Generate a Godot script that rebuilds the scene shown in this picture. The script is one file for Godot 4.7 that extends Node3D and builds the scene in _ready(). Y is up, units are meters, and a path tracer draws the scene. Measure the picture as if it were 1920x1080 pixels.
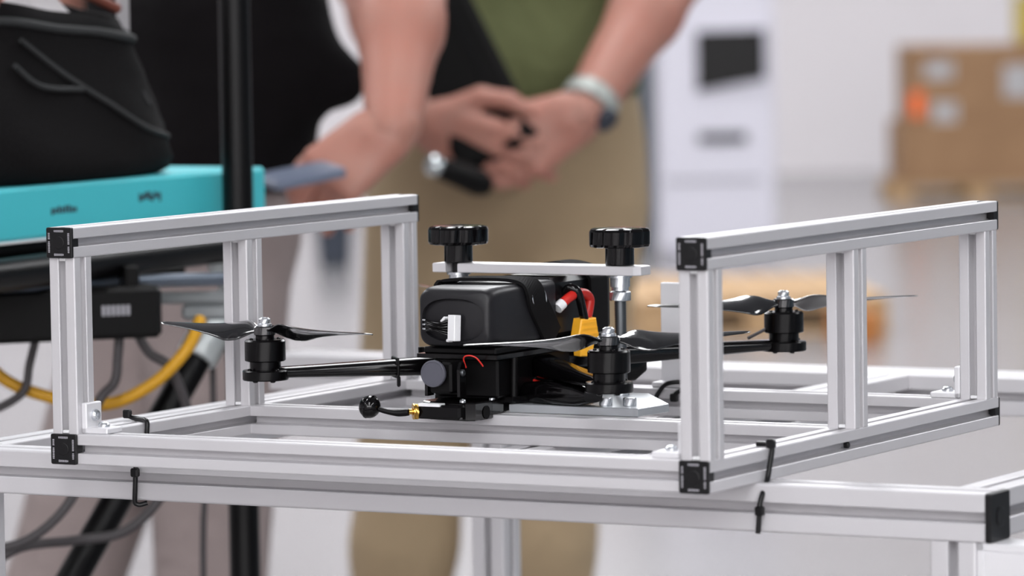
extends Node3D
# Drone clamped in a jig of aluminium profiles on a workbench, in a bright hall.
# Bench, jig and drone use "jig millimetres": x along the front rail, y up, d away from the front.
# World: metres, camera looks along -Z.

const JIG_YAW := -0.509994
const JIG_ORIGIN := Vector3(-0.30342, 0.94, -2.92283)
var FT: Transform3D
var base := Vector3.ZERO      # jig-mm base of the thing being built (x, y, d)
var M := {}
var names := {}
var mesh_cache := {}

func _ready() -> void:
	# ---------- camera, sky, light, exposure ----------
	var cam := Camera3D.new()
	cam.name = "camera"
	cam.position = Vector3(0, 1.24892, 0)
	cam.rotation = Vector3(-0.06771624, 0, -0.01551934)
	cam.near = 0.05
	cam.far = 120.0
	var lens := CameraAttributesPhysical.new()
	lens.frustum_focal_length = 187.0
	lens.frustum_focus_distance = 3.0
	lens.exposure_aperture = 10.0
	lens.exposure_multiplier = 1.0
	cam.attributes = lens
	add_child(cam)
	cam.fov = 7.343041
	cam.current = true
	var env := Environment.new()
	env.background_mode = Environment.BG_COLOR
	env.background_color = Color(0.8, 0.82, 0.85)
	env.tonemap_mode = Environment.TONE_MAPPER_LINEAR
	env.tonemap_exposure = 0.97
	env.sdfgi_enabled = true
	env.ssao_enabled = true
	env.ssil_enabled = true
	var we := WorldEnvironment.new()
	we.name = "world_environment"
	we.environment = env
	add_child(we)
	FT = Transform3D(Basis(Vector3.UP, JIG_YAW), JIG_ORIGIN)
	make_materials()
	for ix in 3:
		for z in [14.0, 10.5, 7.0, 3.0, -6.2, -11.0, -15.0, -19.5, -24.5]:
			unseen_ceiling_lamp(Vector3(-5.5 + 5.5 * ix, 5.6, z))
	unseen_window_band()
	# ---------- the hall ----------
	hall()
	# ---------- bench, jig, clamp, drone ----------
	workbench()
	jig()
	clamp_tool()
	drone()
	battery()
	ties()
	# ---------- behind ----------
	rack()
	man_dark()
	man_green()
	far_things()

# =====================================================================
# helpers
# =====================================================================
func numbered(n: String) -> String:
	if not names.has(n):
		names[n] = 0
		return n
	names[n] += 1
	return "%s_%03d" % [n, names[n]]

func metas(o: Node, label: String, category: String, group := "", kind := "") -> void:
	if label: o.set_meta("label", label)
	if category: o.set_meta("category", category)
	if group: o.set_meta("group", group)
	if kind: o.set_meta("kind", kind)

func thing(called: String, label: String, category: String, xf := Transform3D(), group := "") -> Node3D:
	var o := Node3D.new()
	o.name = numbered(called)
	add_child(o)
	o.transform = xf
	metas(o, label, category, group)
	return o

# a thing in the jig's axes; later points given through m() are relative to its base
func jthing(called: String, label: String, category: String, at: Vector3, group := "") -> Node3D:
	base = at
	return thing(called, label, category, FT * Transform3D(Basis(), Vector3(at.x, at.y, -at.z) * 0.001), group)

func m(x: float, y: float, d: float) -> Vector3:
	return Vector3(x - base.x, y - base.y, -(d - base.z)) * 0.001

func new_st() -> SurfaceTool:
	var st := SurfaceTool.new()
	st.begin(Mesh.PRIMITIVE_TRIANGLES)
	st.set_smooth_group(-1)
	return st

func put(called: String, mesh: Mesh, mat: Material, parent: Node, xf := Transform3D(), label := "") -> MeshInstance3D:
	var o := MeshInstance3D.new()
	o.name = called if parent != self else numbered(called)
	o.mesh = mesh
	o.material_override = mat
	o.transform = xf
	if label: o.set_meta("label", label)
	parent.add_child(o, true)
	return o

func done(st: SurfaceTool) -> ArrayMesh:
	st.generate_normals()
	return st.commit()

func part(called: String, st: SurfaceTool, mat: Material, parent: Node, label := "") -> MeshInstance3D:
	return put(called, done(st), mat, parent, Transform3D(), label)

func lone(called: String, st: SurfaceTool, mat: Material, label: String, category: String, xf := Transform3D(), group := "", kind := "") -> MeshInstance3D:
	var o := put(called, done(st), mat, self, xf)
	metas(o, label, category, group, kind)
	return o

# a, b, c counter-clockwise seen from outside
func tri(st: SurfaceTool, a: Vector3, b: Vector3, c: Vector3) -> void:
	st.add_vertex(a)
	st.add_vertex(c)
	st.add_vertex(b)

func quad(st: SurfaceTool, a: Vector3, b: Vector3, c: Vector3, d: Vector3) -> void:
	tri(st, a, b, c)
	tri(st, a, c, d)

# box with chamfered edges, centre c, full size s, turned by xf
func box(st: SurfaceTool, c: Vector3, s: Vector3, bev := 0.0, xf := Transform3D()) -> void:
	var h := s * 0.5
	var b: float = minf(bev, minf(h.x, minf(h.y, h.z)) * 0.99)
	st.set_smooth_group(-1)
	if b <= 0.0:
		b = 0.0
	var P := func(sx: int, sy: int, sz: int, ax: int) -> Vector3:
		var v := Vector3(sx * (h.x - b), sy * (h.y - b), sz * (h.z - b))
		v[ax] += [sx, sy, sz][ax] * b
		return xf * (c + v)
	# faces
	for ax in 3:
		var u := (ax + 1) % 3
		var w := (ax + 2) % 3
		for s1 in [-1, 1]:
			var k := []
			for q in [[-1, -1], [1, -1], [1, 1], [-1, 1]]:
				var sg := [0, 0, 0]
				sg[ax] = s1
				sg[u] = q[0]
				sg[w] = q[1]
				k.append(P.call(sg[0], sg[1], sg[2], ax))
			if s1 > 0: quad(st, k[0], k[1], k[2], k[3])
			else: quad(st, k[3], k[2], k[1], k[0])
	if b > 0.0:
		for ax in 3:      # edges parallel to ax, between faces u and w
			var u := (ax + 1) % 3
			var w := (ax + 2) % 3
			for su in [-1, 1]:
				for sw in [-1, 1]:
					var lo := [0, 0, 0]
					lo[ax] = -1
					lo[u] = su
					lo[w] = sw
					var hi := lo.duplicate()
					hi[ax] = 1
					var a: Vector3 = P.call(lo[0], lo[1], lo[2], u)
					var a2: Vector3 = P.call(lo[0], lo[1], lo[2], w)
					var e: Vector3 = P.call(hi[0], hi[1], hi[2], u)
					var e2: Vector3 = P.call(hi[0], hi[1], hi[2], w)
					if su * sw > 0: quad(st, a, a2, e2, e)
					else: quad(st, a2, a, e, e2)
		for sx in [-1, 1]:
			for sy in [-1, 1]:
				for sz in [-1, 1]:
					var x: Vector3 = P.call(sx, sy, sz, 0)
					var y: Vector3 = P.call(sx, sy, sz, 1)
					var z: Vector3 = P.call(sx, sy, sz, 2)
					if sx * sy * sz > 0: tri(st, x, y, z)
					else: tri(st, x, z, y)

# box in jig mm, by its corners
func jbox(st: SurfaceTool, lo: Vector3, hi: Vector3, bev := 0.5) -> void:
	var a := m(lo.x, lo.y, lo.z)
	var b := m(hi.x, hi.y, hi.z)
	box(st, (a + b) * 0.5, (b - a).abs(), bev * 0.001)

# skin over closed rings of equal count; a ring runs counter-clockwise seen from the far (last) end
func loft(st: SurfaceTool, rings: Array, smooth := true, cap0 := true, cap1 := true) -> void:
	var n: int = rings[0].size()
	st.set_smooth_group(1 if smooth else -1)
	for i in rings.size() - 1:
		var A: PackedVector3Array = rings[i]
		var B: PackedVector3Array = rings[i + 1]
		for j in n:
			var k := (j + 1) % n
			quad(st, A[j], A[k], B[k], B[j])
	st.set_smooth_group(-1)
	if cap0: fan(st, rings[0], true)
	if cap1: fan(st, rings[-1], false)

func fan(st: SurfaceTool, R: PackedVector3Array, flip: bool) -> void:
	var c := Vector3.ZERO
	for v in R: c += v
	c /= R.size()
	for j in R.size():
		var k := (j + 1) % R.size()
		if flip: tri(st, c, R[k], R[j])
		else: tri(st, c, R[j], R[k])

# tube along points; radius a number or an array of numbers
func tube(st: SurfaceTool, pts: Array, radius, seg := 10, caps := true) -> void:
	var rings := []
	var n := pts.size()
	var up := Vector3.ZERO
	for i in n:
		var t: Vector3 = (pts[mini(i + 1, n - 1)] - pts[maxi(i - 1, 0)]).normalized()
		if up == Vector3.ZERO:
			up = Vector3.UP if absf(t.y) < 0.9 else Vector3.RIGHT
		up = (up - t * up.dot(t)).normalized()
		var side := t.cross(up)
		var r: float = radius[i] if radius is Array else radius
		var ring := PackedVector3Array()
		for j in seg:
			var a := TAU * j / seg
			ring.append(pts[i] + (up * cos(a) + side * -sin(a)) * -r)
		rings.append(ring)
	# orientation: make rings counter-clockwise about t
	for k in rings.size():
		var r2: PackedVector3Array = rings[k]
		var t2: Vector3 = (pts[mini(k + 1, n - 1)] - pts[maxi(k - 1, 0)])
		var c: Vector3 = pts[k]
		if (r2[0] - c).cross(r2[1] - c).dot(t2) < 0.0:
			r2.reverse()
			rings[k] = r2
	loft(st, rings, true, caps, caps)

# curve through points
func smooth_path(pts: Array, per := 6) -> Array:
	var out := []
	for i in pts.size() - 1:
		var p0: Vector3 = pts[maxi(i - 1, 0)]
		var p1: Vector3 = pts[i]
		var p2: Vector3 = pts[i + 1]
		var p3: Vector3 = pts[mini(i + 2, pts.size() - 1)]
		for k in per:
			var t := float(k) / per
			out.append(p1.cubic_interpolate(p2, p0, p3, t))
	out.append(pts[-1])
	return out

# turned shape about xf's y axis: profile of Vector2(radius, height) from bottom to top
func lathe(st: SurfaceTool, prof: Array, seg := 24, xf := Transform3D(), smooth := false, lobes = null) -> void:
	var rings := []
	for p in prof:
		var ring := PackedVector3Array()
		for j in seg:
			var a := TAU * j / seg
			var r: float = p.x
			if lobes != null: r = lobes.call(r, a)
			ring.append(xf * Vector3(r * cos(a), p.y, -r * sin(a)))
		rings.append(ring)
	st.set_smooth_group(-1)
	for i in rings.size() - 1:
		st.set_smooth_group(1 if smooth else 2 + i)
		var A: PackedVector3Array = rings[i]
		var B: PackedVector3Array = rings[i + 1]
		for j in seg:
			var k := (j + 1) % seg
			quad(st, A[j], A[k], B[k], B[j])
	st.set_smooth_group(-1)
	fan(st, rings[0], true)
	fan(st, rings[-1], false)

# prism of a polygon in xf's xy plane (counter-clockwise), from z = 0 to z = depth
func prism(st: SurfaceTool, poly: PackedVector2Array, depth: float, xf := Transform3D(), bev := 0.0) -> void:
	st.set_smooth_group(-1)
	if Geometry2D.is_polygon_clockwise(poly):
		poly = poly.duplicate()
		poly.reverse()
	var inner := poly
	if bev > 0.0:
		var off := Geometry2D.offset_polygon(poly, -bev, Geometry2D.JOIN_MITER)
		if off.size() == 1 and off[0].size() == poly.size():
			inner = off[0]
			if Geometry2D.is_polygon_clockwise(inner): inner.reverse()
			var best := 0
			for k in inner.size():
				if inner[k].distance_to(poly[0]) < inner[best].distance_to(poly[0]): best = k
			inner = inner.slice(best) + inner.slice(0, best)
		else:
			bev = 0.0
	var n := poly.size()
	var L := [[inner, 0.0], [poly, bev], [poly, depth - bev], [inner, depth]] if bev > 0.0 else [[poly, 0.0], [poly, depth]]
	for i in L.size() - 1:
		for j in n:
			var k := (j + 1) % n
			var a: Vector2 = L[i][0][j]
			var b: Vector2 = L[i][0][k]
			var c: Vector2 = L[i + 1][0][k]
			var e: Vector2 = L[i + 1][0][j]
			quad(st, xf * Vector3(a.x, a.y, L[i][1]), xf * Vector3(b.x, b.y, L[i][1]), xf * Vector3(c.x, c.y, L[i + 1][1]), xf * Vector3(e.x, e.y, L[i + 1][1]))
	var idx := Geometry2D.triangulate_polygon(inner)
	for t in range(0, idx.size(), 3):
		var a2 := inner[idx[t]]
		var b2 := inner[idx[t + 1]]
		var c2 := inner[idx[t + 2]]
		if (b2 - a2).cross(c2 - a2) < 0.0:
			var s := b2
			b2 = c2
			c2 = s
		tri(st, xf * Vector3(a2.x, a2.y, depth), xf * Vector3(b2.x, b2.y, depth), xf * Vector3(c2.x, c2.y, depth))
		tri(st, xf * Vector3(a2.x, a2.y, 0), xf * Vector3(c2.x, c2.y, 0), xf * Vector3(b2.x, b2.y, 0))

func round_rect(hx: float, hy: float, r: float, per := 4) -> PackedVector2Array:
	var out := PackedVector2Array()
	for q in 4:
		var cx: float = (hx - r) * (1 if q == 0 or q == 3 else -1)
		var cy: float = (hy - r) * (1 if q < 2 else -1)
		for k in per + 1:
			var a := PI * 0.5 * (q + float(k) / per)
			out.append(Vector2(cx + r * cos(a), cy + r * sin(a)))
	return out

func mat(c: Color, rough := 0.6, metal := 0.0, spec := 0.5) -> StandardMaterial3D:
	var s := StandardMaterial3D.new()
	s.albedo_color = c
	s.roughness = rough
	s.metallic = metal
	s.metallic_specular = spec
	return s

func c8(r: int, g: int, b: int) -> Color:
	return Color(r / 255.0, g / 255.0, b / 255.0)

func noise_tex(freq: float, ramp: Array, seed_: int, size := 256, normal := false, bump := 4.0) -> NoiseTexture2D:
	var n := FastNoiseLite.new()
	n.seed = seed_
	n.frequency = freq
	n.fractal_octaves = 4
	var t := NoiseTexture2D.new()
	t.width = size
	t.height = size
	t.seamless = true
	t.noise = n
	if normal:
		t.as_normal_map = true
		t.bump_strength = bump
	else:
		var g := Gradient.new()
		g.set_color(0, ramp[0])
		g.set_color(1, ramp[1])
		t.color_ramp = g
	return t

func tri_map(s: StandardMaterial3D, scale: float) -> StandardMaterial3D:
	s.uv1_triplanar = true
	s.uv1_scale = Vector3.ONE * scale
	return s

func make_materials() -> void:
	M.alu = mat(c8(200, 198, 201), 0.4, 0.3)
	M.alu.roughness_texture = noise_tex(0.02, [Color(0.85, 0.85, 0.85), Color(1, 1, 1)], 5)
	M.alu.roughness = 0.46
	tri_map(M.alu, 9.0)
	M.cast = mat(c8(222, 221, 224), 0.5, 0.35)
	M.plate = mat(c8(190, 194, 198), 0.38, 0.7)
	M.steel = mat(c8(206, 209, 213), 0.26, 0.85)
	M.zinc = mat(c8(92, 95, 98), 0.36, 0.85)
	M.gold = mat(c8(228, 180, 92), 0.22, 1.0)
	M.cap = mat(c8(14, 13, 15), 0.42, 0.0, 0.4)
	M.print = mat(c8(150, 148, 154), 0.6)
	M.gloss = mat(c8(9, 8, 9), 0.16, 0.0, 0.4)
	M.knob = mat(c8(8, 7, 8), 0.1, 0.0, 0.42)
	M.prop = mat(c8(16, 16, 18), 0.14, 0.0, 0.9)
	M.prop.clearcoat_enabled = true
	M.prop.clearcoat = 1.0
	M.prop.clearcoat_roughness = 0.05
	M.arm = mat(c8(6, 5, 6), 0.12, 0.0, 0.5)
	M.motor = mat(c8(6, 5, 6), 0.25, 0.0, 0.33)
	M.dark = mat(c8(7, 6, 7), 0.45, 0.0, 0.3)
	M.rubber = mat(c8(26, 25, 28), 0.42, 0.0, 0.4)
	tri_map(M.rubber, 60.0)
	M.rubber.normal_enabled = true
	M.rubber.normal_texture = noise_tex(0.2, [], 8, 128, true, 1.0)
	M.rubber.normal_scale = 0.15
	M.wrap = mat(c8(12, 11, 13), 0.35, 0.0, 0.4)
	M.web = mat(c8(12, 11, 13), 0.85, 0.0, 0.3)
	tri_map(M.web, 300.0)
	M.web.normal_enabled = true
	M.web.normal_texture = noise_tex(0.12, [], 9, 128, true, 6.0)
	M.lens = mat(c8(74, 74, 84), 0.55)
	M.white = mat(c8(226, 226, 228), 0.5)
	M.red = mat(c8(196, 38, 30), 0.4)
	M.orange = mat(c8(214, 70, 30), 0.45)
	M.yellow = mat(c8(246, 178, 44), 0.42)
	M.tie = mat(c8(7, 6, 8), 0.35, 0.0, 0.4)
	M.pipe = mat(c8(8, 7, 8), 0.38, 0.0, 0.3)
	M.chrome = mat(c8(200, 206, 208), 0.25, 0.9)
	M.watch = mat(c8(160, 164, 160), 0.5, 0.2)
	M.tee = mat(c8(206, 212, 212), 0.4, 0.4)
	M.teal = mat(c8(68, 188, 198), 0.5)
	M.bag = mat(c8(14, 12, 13), 0.85, 0.0, 0.25)
	tri_map(M.bag, 30.0)
	M.bag.normal_enabled = true
	M.bag.normal_texture = noise_tex(0.05, [], 12, 256, true, 6.0)
	M.bagrim = mat(c8(36, 37, 38), 0.8)
	M.tag = mat(c8(170, 166, 168), 0.7)
	M.leather = mat(c8(112, 58, 44), 0.6)
	M.cable_yellow = mat(c8(200, 146, 10), 0.5)
	M.cable_grey = mat(c8(60, 56, 58), 0.55)
	M.black = mat(c8(6, 5, 5), 0.5, 0.0, 0.3)
	M.skin = mat(c8(168, 122, 108), 0.55)
	M.skin.albedo_texture = noise_tex(0.01, [c8(255, 232, 226), c8(255, 255, 255)], 21)
	tri_map(M.skin, 6.0)
	M.skin.subsurf_scatter_enabled = true
	M.skin.subsurf_scatter_strength = 0.1
	M.shirt_black = cloth(c8(12, 9, 11), 31)
	M.shirt_black.rim_enabled = false
	M.shirt_black.metallic_specular = 0.25
	M.shirt_green = cloth(c8(88, 93, 58), 32)
	M.khaki = cloth(c8(156, 136, 108), 33)
	M.taupe = cloth(c8(138, 125, 123), 34)
	M.hair = mat(c8(52, 40, 32), 0.7)
	M.shoe = mat(c8(40, 36, 34), 0.5)
	M.folder = mat(c8(9, 8, 8), 0.7, 0.0, 0.25)
	M.phone = mat(c8(104, 112, 130), 0.3)
	M.wall = mat(c8(212, 207, 210), 0.8)
	M.ceiling = mat(c8(150, 152, 156), 0.85)
	M.floor = mat(c8(127, 125, 126), 0.2)
	M.floor.albedo_texture = noise_tex(0.006, [c8(240, 238, 238), c8(255, 255, 255)], 41, 512)
	M.floor.uv1_triplanar = true
	M.floor.uv1_world_triplanar = true
	M.floor.uv1_scale = Vector3.ONE * 0.2
	M.panel = mat(c8(190, 188, 198), 0.45)
	M.screen = mat(c8(7, 6, 7), 0.35, 0.0, 0.3)
	M.slot = mat(c8(24, 25, 28), 0.6)
	M.card = mat(c8(142, 110, 80), 0.8)
	M.card.albedo_texture = noise_tex(0.012, [c8(236, 232, 228), c8(255, 255, 255)], 44)
	tri_map(M.card, 1.2)
	M.card_dark = mat(c8(128, 92, 56), 0.8)
	M.paper = mat(c8(160, 158, 160), 0.7)
	M.sticker = mat(c8(226, 98, 34), 0.6)
	M.wood = mat(c8(176, 148, 112), 0.75)
	M.wood.albedo_texture = noise_tex(0.03, [c8(220, 205, 190), c8(255, 255, 255)], 46)
	tri_map(M.wood, 3.0)
	M.amber = mat(c8(158, 98, 44), 0.6)
	M.olive = mat(c8(170, 152, 62), 0.6)
	M.bluegrey = mat(c8(120, 130, 138), 0.6)
	M.navy = mat(c8(44, 50, 62), 0.6)
	M.lamp = mat(Color.WHITE, 0.6)
	M.lamp.emission_enabled = true
	M.lamp.emission = c8(252, 253, 255)
	M.lamp.emission_energy_multiplier = 6.0
	M.unseen_pane_glow = mat(Color.WHITE, 0.6)  # glow of the unseen panes behind the camera
	M.unseen_pane_glow.emission_enabled = true
	M.unseen_pane_glow.emission = c8(255, 252, 252)
	M.unseen_pane_glow.emission_energy_multiplier = 1.4
	M.unseen_wall_right = mat(c8(108, 126, 138), 0.8)  # out of view; blue-grey to make right-hand faces cooler and darker
	M.rail_metal = mat(c8(112, 120, 132), 0.35, 0.8)
	M.block_metal = mat(c8(132, 136, 138), 0.5, 0.3)
	M.stand = mat(c8(66, 74, 82), 0.5)
	M.lampcase = mat(c8(220, 220, 220), 0.5)

func cloth(c: Color, sd: int) -> StandardMaterial3D:
	var s := mat(c, 0.9)
	s.normal_enabled = true
	s.normal_texture = noise_tex(0.02, [], sd, 256, true, 5.0)
	s.normal_scale = 0.8
	s.rim_enabled = true
	s.rim = 0.05
	tri_map(s, 4.0)
	return s

# =====================================================================
# hall
# =====================================================================
func unseen_ceiling_lamp(at: Vector3) -> void:  # all out of view; rows placed to light tops, fronts and gloss
	var t := thing("unseen_ceiling_lamp", "unseen ceiling light panel placed to light the hall from above", "lamp", Transform3D(Basis(), at), "unseen ceiling light panels")
	var st := new_st()
	box(st, Vector3(0, 0.06, 0), Vector3(1.5, 0.1, 4.4), 0.01)
	part("housing", st, M.lampcase, t)
	var sd := new_st()
	box(sd, Vector3(0, 0.0, 0), Vector3(1.4, 0.02, 4.3), 0.004)
	part("diffuser", sd, M.lamp, t)
	for s in [-1, 1]:
		var sr := new_st()
		tube(sr, [Vector3(0, 0.11, s * 1.8), Vector3(0, 0.4, s * 1.8)], 0.006, 6)
		part("hanger", sr, M.steel, t)
	var L := AreaLight3D.new()
	L.name = "unseen_lamp_light"
	L.area_size = Vector2(1.4, 4.3)
	L.light_energy = 11.0
	L.light_color = c8(252, 253, 255)
	L.area_range = 60.0
	L.area_attenuation = 2.0
	L.shadow_enabled = true
	L.rotation = Vector3(-PI / 2, 0, 0)
	L.position = Vector3(0, -0.02, 0)
	t.add_child(L, true)

# unseen window band behind the camera, placed to light the front faces
func unseen_window_band() -> void:
	var t := Node3D.new()
	t.name = "unseen_window_1"
	t.set_meta("kind", "structure")
	add_child(t)
	t.position = Vector3(0, 2.9, 15.93)
	var st := new_st()
	for x in [-9.05, -6.03, -3.02, 0.0, 3.02, 6.03, 9.05]: box(st, Vector3(x, 0, 0), Vector3(0.1, 4.2, 0.12), 0.01)
	for y in [-2.05, 2.05]: box(st, Vector3(0, y, 0), Vector3(18.2, 0.1, 0.12), 0.01)
	part("unseen_window_frame", st, M.lampcase, t)
	for k in 6:
		var sp := new_st()
		box(sp, Vector3(-7.54 + 3.016 * k, 0, 0.02), Vector3(2.9, 4.0, 0.02))
		part("pane", sp, M.unseen_pane_glow, t)
	var L := AreaLight3D.new()
	L.name = "unseen_window_light"
	L.area_size = Vector2(18.0, 4.0)
	L.light_energy = 85.0
	L.light_color = c8(255, 252, 252)
	L.area_range = 60.0
	L.area_attenuation = 2.0
	L.shadow_enabled = true
	L.position = Vector3(0, 0, -0.1)
	t.add_child(L, true)

func slab(called: String, lo: Vector3, hi: Vector3, mt: Material) -> void:
	var st := new_st()
	box(st, (lo + hi) * 0.5, hi - lo)
	var o := put(called, done(st), mt, self)
	o.set_meta("kind", "structure")

func hall() -> void:
	slab("floor", Vector3(-13, -0.2, -29.3), Vector3(13, 0, 16.2), M.floor)
	slab("ceiling", Vector3(-13, 6.0, -29.3), Vector3(13, 6.2, 16.2), M.ceiling)
	slab("wall_back", Vector3(-13, 0, -29.3), Vector3(13, 6, -29.0), M.wall)
	slab("wall_front", Vector3(-13, 0, 16.0), Vector3(13, 6, 16.2), M.wall)
	slab("wall_left", Vector3(-13.2, -0.2, -29.3), Vector3(-13, 6.2, 16.2), M.wall)
	slab("unseen_wall_right", Vector3(13, -0.2, -29.3), Vector3(13.2, 6.2, 16.2), M.unseen_wall_right)  # unseen wall, coloured to cool the right-hand faces

# =====================================================================
# aluminium profiles
# =====================================================================
func profile_poly(P: float, slot: float) -> PackedVector2Array:
	var h := P * 0.5
	var s := slot * 0.5
	var lip := P * 0.09
	var wide := s + P * 0.11
	var deep := P * 0.385
	var r := P * 0.05
	var ch := P * 0.02
	# one side (the +x one), from its lower to its upper corner, turned four times
	var side := [Vector2(h, -h + r)]
	side += [Vector2(h, -s - ch), Vector2(h - ch, -s), Vector2(h - lip, -s), Vector2(h - lip, -wide), Vector2(h - deep, -P * 0.1)]
	side += [Vector2(h - deep, P * 0.1), Vector2(h - lip, wide), Vector2(h - lip, s), Vector2(h - ch, s), Vector2(h, s + ch), Vector2(h, h - r)]
	for a in [22.5, 45.0, 67.5]:
		var t := deg_to_rad(a)
		side.append(Vector2(h - r + r * cos(t), h - r + r * sin(t)))
	var out := PackedVector2Array()
	for q in 4:
		for v in side: out.append(v.rotated(q * PI / 2))
	return out

# bar of P mm profile, L mm long, centred on its axis, along +y
func bar_mesh(P: float, L: float) -> ArrayMesh:
	var key := "%s/%s" % [P, L]
	if not mesh_cache.has(key):
		var poly := profile_poly(P, 5.4 if P < 25 else 6.4)
		for i in poly.size(): poly[i] *= 0.001
		var st := new_st()
		prism(st, poly, L * 0.001, Transform3D(Basis(Vector3.RIGHT, -PI / 2), Vector3.ZERO))
		mesh_cache[key] = done(st)
	return mesh_cache[key]

# a bar in jig mm along axis "x", "y" or "d", between lo and hi corners of its box
func bar(called: String, P: float, axis: String, from: Vector3, length: float, parent: Node, mt: Material = null) -> MeshInstance3D:
	# from: the low corner (x, y, d)
	var h := P * 0.5
	var b := Basis()
	var at := Vector3.ZERO
	if axis == "y": at = m(from.x + h, from.y, from.z + h)
	elif axis == "x":
		b = Basis(Vector3.FORWARD, PI / 2)
		at = m(from.x, from.y + h, from.z + h)
	else:
		b = Basis(Vector3.RIGHT, -PI / 2)
		at = m(from.x + h, from.y + h, from.z)
	return put(called, bar_mesh(P, length), mt if mt else M.alu, parent, Transform3D(b, at))

# square end cap with lettering marks; xf: centre of its inner face, +z outward
func cap_parts(P: float, xf: Transform3D, parent: Node, marks: bool) -> void:
	var t := P * 0.13 * 0.001
	var st := new_st()
	prism(st, scaled(round_rect(P / 2, P / 2, P * 0.06, 3), 0.001), t, xf, P * 0.02 * 0.001)
	# tongues that fill the ends of the slots
	for q in (4 if P < 25 else 0):
		var x2 := xf * Transform3D(Basis(Vector3.BACK, q * PI / 2), Vector3.ZERO)
		box(st, Vector3(P * 0.425, 0, -P * 0.1) * 0.001, Vector3(P * 0.14, P * 0.25, P * 0.34) * 0.001, 0.0, x2)
	var c := part("end_cap", st, M.cap, parent)
	var sc := new_st()
	lathe(sc, [Vector2(P * 0.21, 0), Vector2(P * 0.21, P * 0.012), Vector2(P * 0.19, P * 0.02)].map(func(v): return v * 0.001), 24, xf * Transform3D(Basis(Vector3.RIGHT, PI / 2), Vector3(0, 0, t)))
	part("boss", sc, M.cap, c)
	if marks:
		var sl := new_st()
		var rng := RandomNumberGenerator.new()
		rng.seed = 77
		for q in 4:
			var x3 := xf * Transform3D(Basis(Vector3.BACK, q * PI / 2), Vector3(0, 0, t))
			var long := q % 2 == 0      # upright lines left and right, short ones above and below
			var n := 12 if long else 7
			for k in n:
				if long and k == 4: continue
				var y := (k - (n - 1) * 0.5) * P * 0.055
				box(sl, x3 * Vector3(P * 0.385, y, 0.02) * 0.001 if false else Vector3(P * 0.385, y, 0.0) * 0.001, Vector3(P * rng.randf_range(0.055, 0.075), P * 0.038, 0.12) * 0.001, 0.0, x3)
		part("print", sl, M.print, c, "small pale lettering round the edge of the cap")

func scaled(p: PackedVector2Array, k: float) -> PackedVector2Array:
	var o := PackedVector2Array()
	for v in p: o.append(v * k)
	return o

# socket screw: domed head of radius r mm, axis along xf.y, seat at origin
func screw(st: SurfaceTool, r: float, xf: Transform3D) -> void:
	lathe(st, [Vector2(r, 0), Vector2(r, r * 0.45), Vector2(r * 0.8, r * 0.75), Vector2(r * 0.45, r * 0.85), Vector2(r * 0.42, r * 0.4)].map(func(v): return v * 0.001), 14, xf)

func hexnut(st: SurfaceTool, r: float, h: float, xf: Transform3D) -> void:
	lathe(st, [Vector2(r * 0.93, 0), Vector2(r, h * 0.08), Vector2(r, h * 0.9), Vector2(r * 0.93, h)].map(func(v): return v * 0.001), 6, xf)

# cast corner bracket: legs along +x and +y from the origin, width w along z (mm); thickness t
func corner_bracket(called: String, parent: Node, xf: Transform3D, a := 20.0, w := 17.0, t := 3.5, cheeks := false) -> void:
	var st := new_st()
	var k := 0.001
	box(st, Vector3(a / 2, t / 2, 0) * k, Vector3(a, t, w) * k, 0.7 * k, xf)
	box(st, Vector3(t / 2, a / 2, 0) * k, Vector3(t, a, w) * k, 0.7 * k, xf)
	if cheeks:
		for s in [-1, 1]:
			var g := PackedVector2Array([Vector2(t, t), Vector2(a, t), Vector2(a, t + 4), Vector2(t + 4, a), Vector2(t, a)])
			prism(st, scaled(g, k), 3.0 * k, xf * Transform3D(Basis(), Vector3(0, 0, (s * (w / 2 - 1.5) - 1.5) * k)), 0.4 * k)
	var b := part(called, st, M.cast, parent)
	for q in 2:
		var ss := new_st()
		var sx := xf * Transform3D(Basis(), Vector3(a * 0.58, t, 0) * k) if q == 0 else xf * Transform3D(Basis(Vector3.BACK, -PI / 2), Vector3(t, a * 0.58, 0) * k)
		screw(ss, 3.9, sx)
		part("screw", ss, M.steel, b)

func axes(x: Vector3, y: Vector3, at: Vector3) -> Transform3D:
	x = x.normalized()
	var z := x.cross(y).normalized()
	return Transform3D(Basis(x, z.cross(x), z), at)

# =====================================================================
# workbench and jig
# =====================================================================
const TX0 := -136.0
const TX1 := 633.0
const TD0 := 65.0
const TD1 := 820.0

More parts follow.
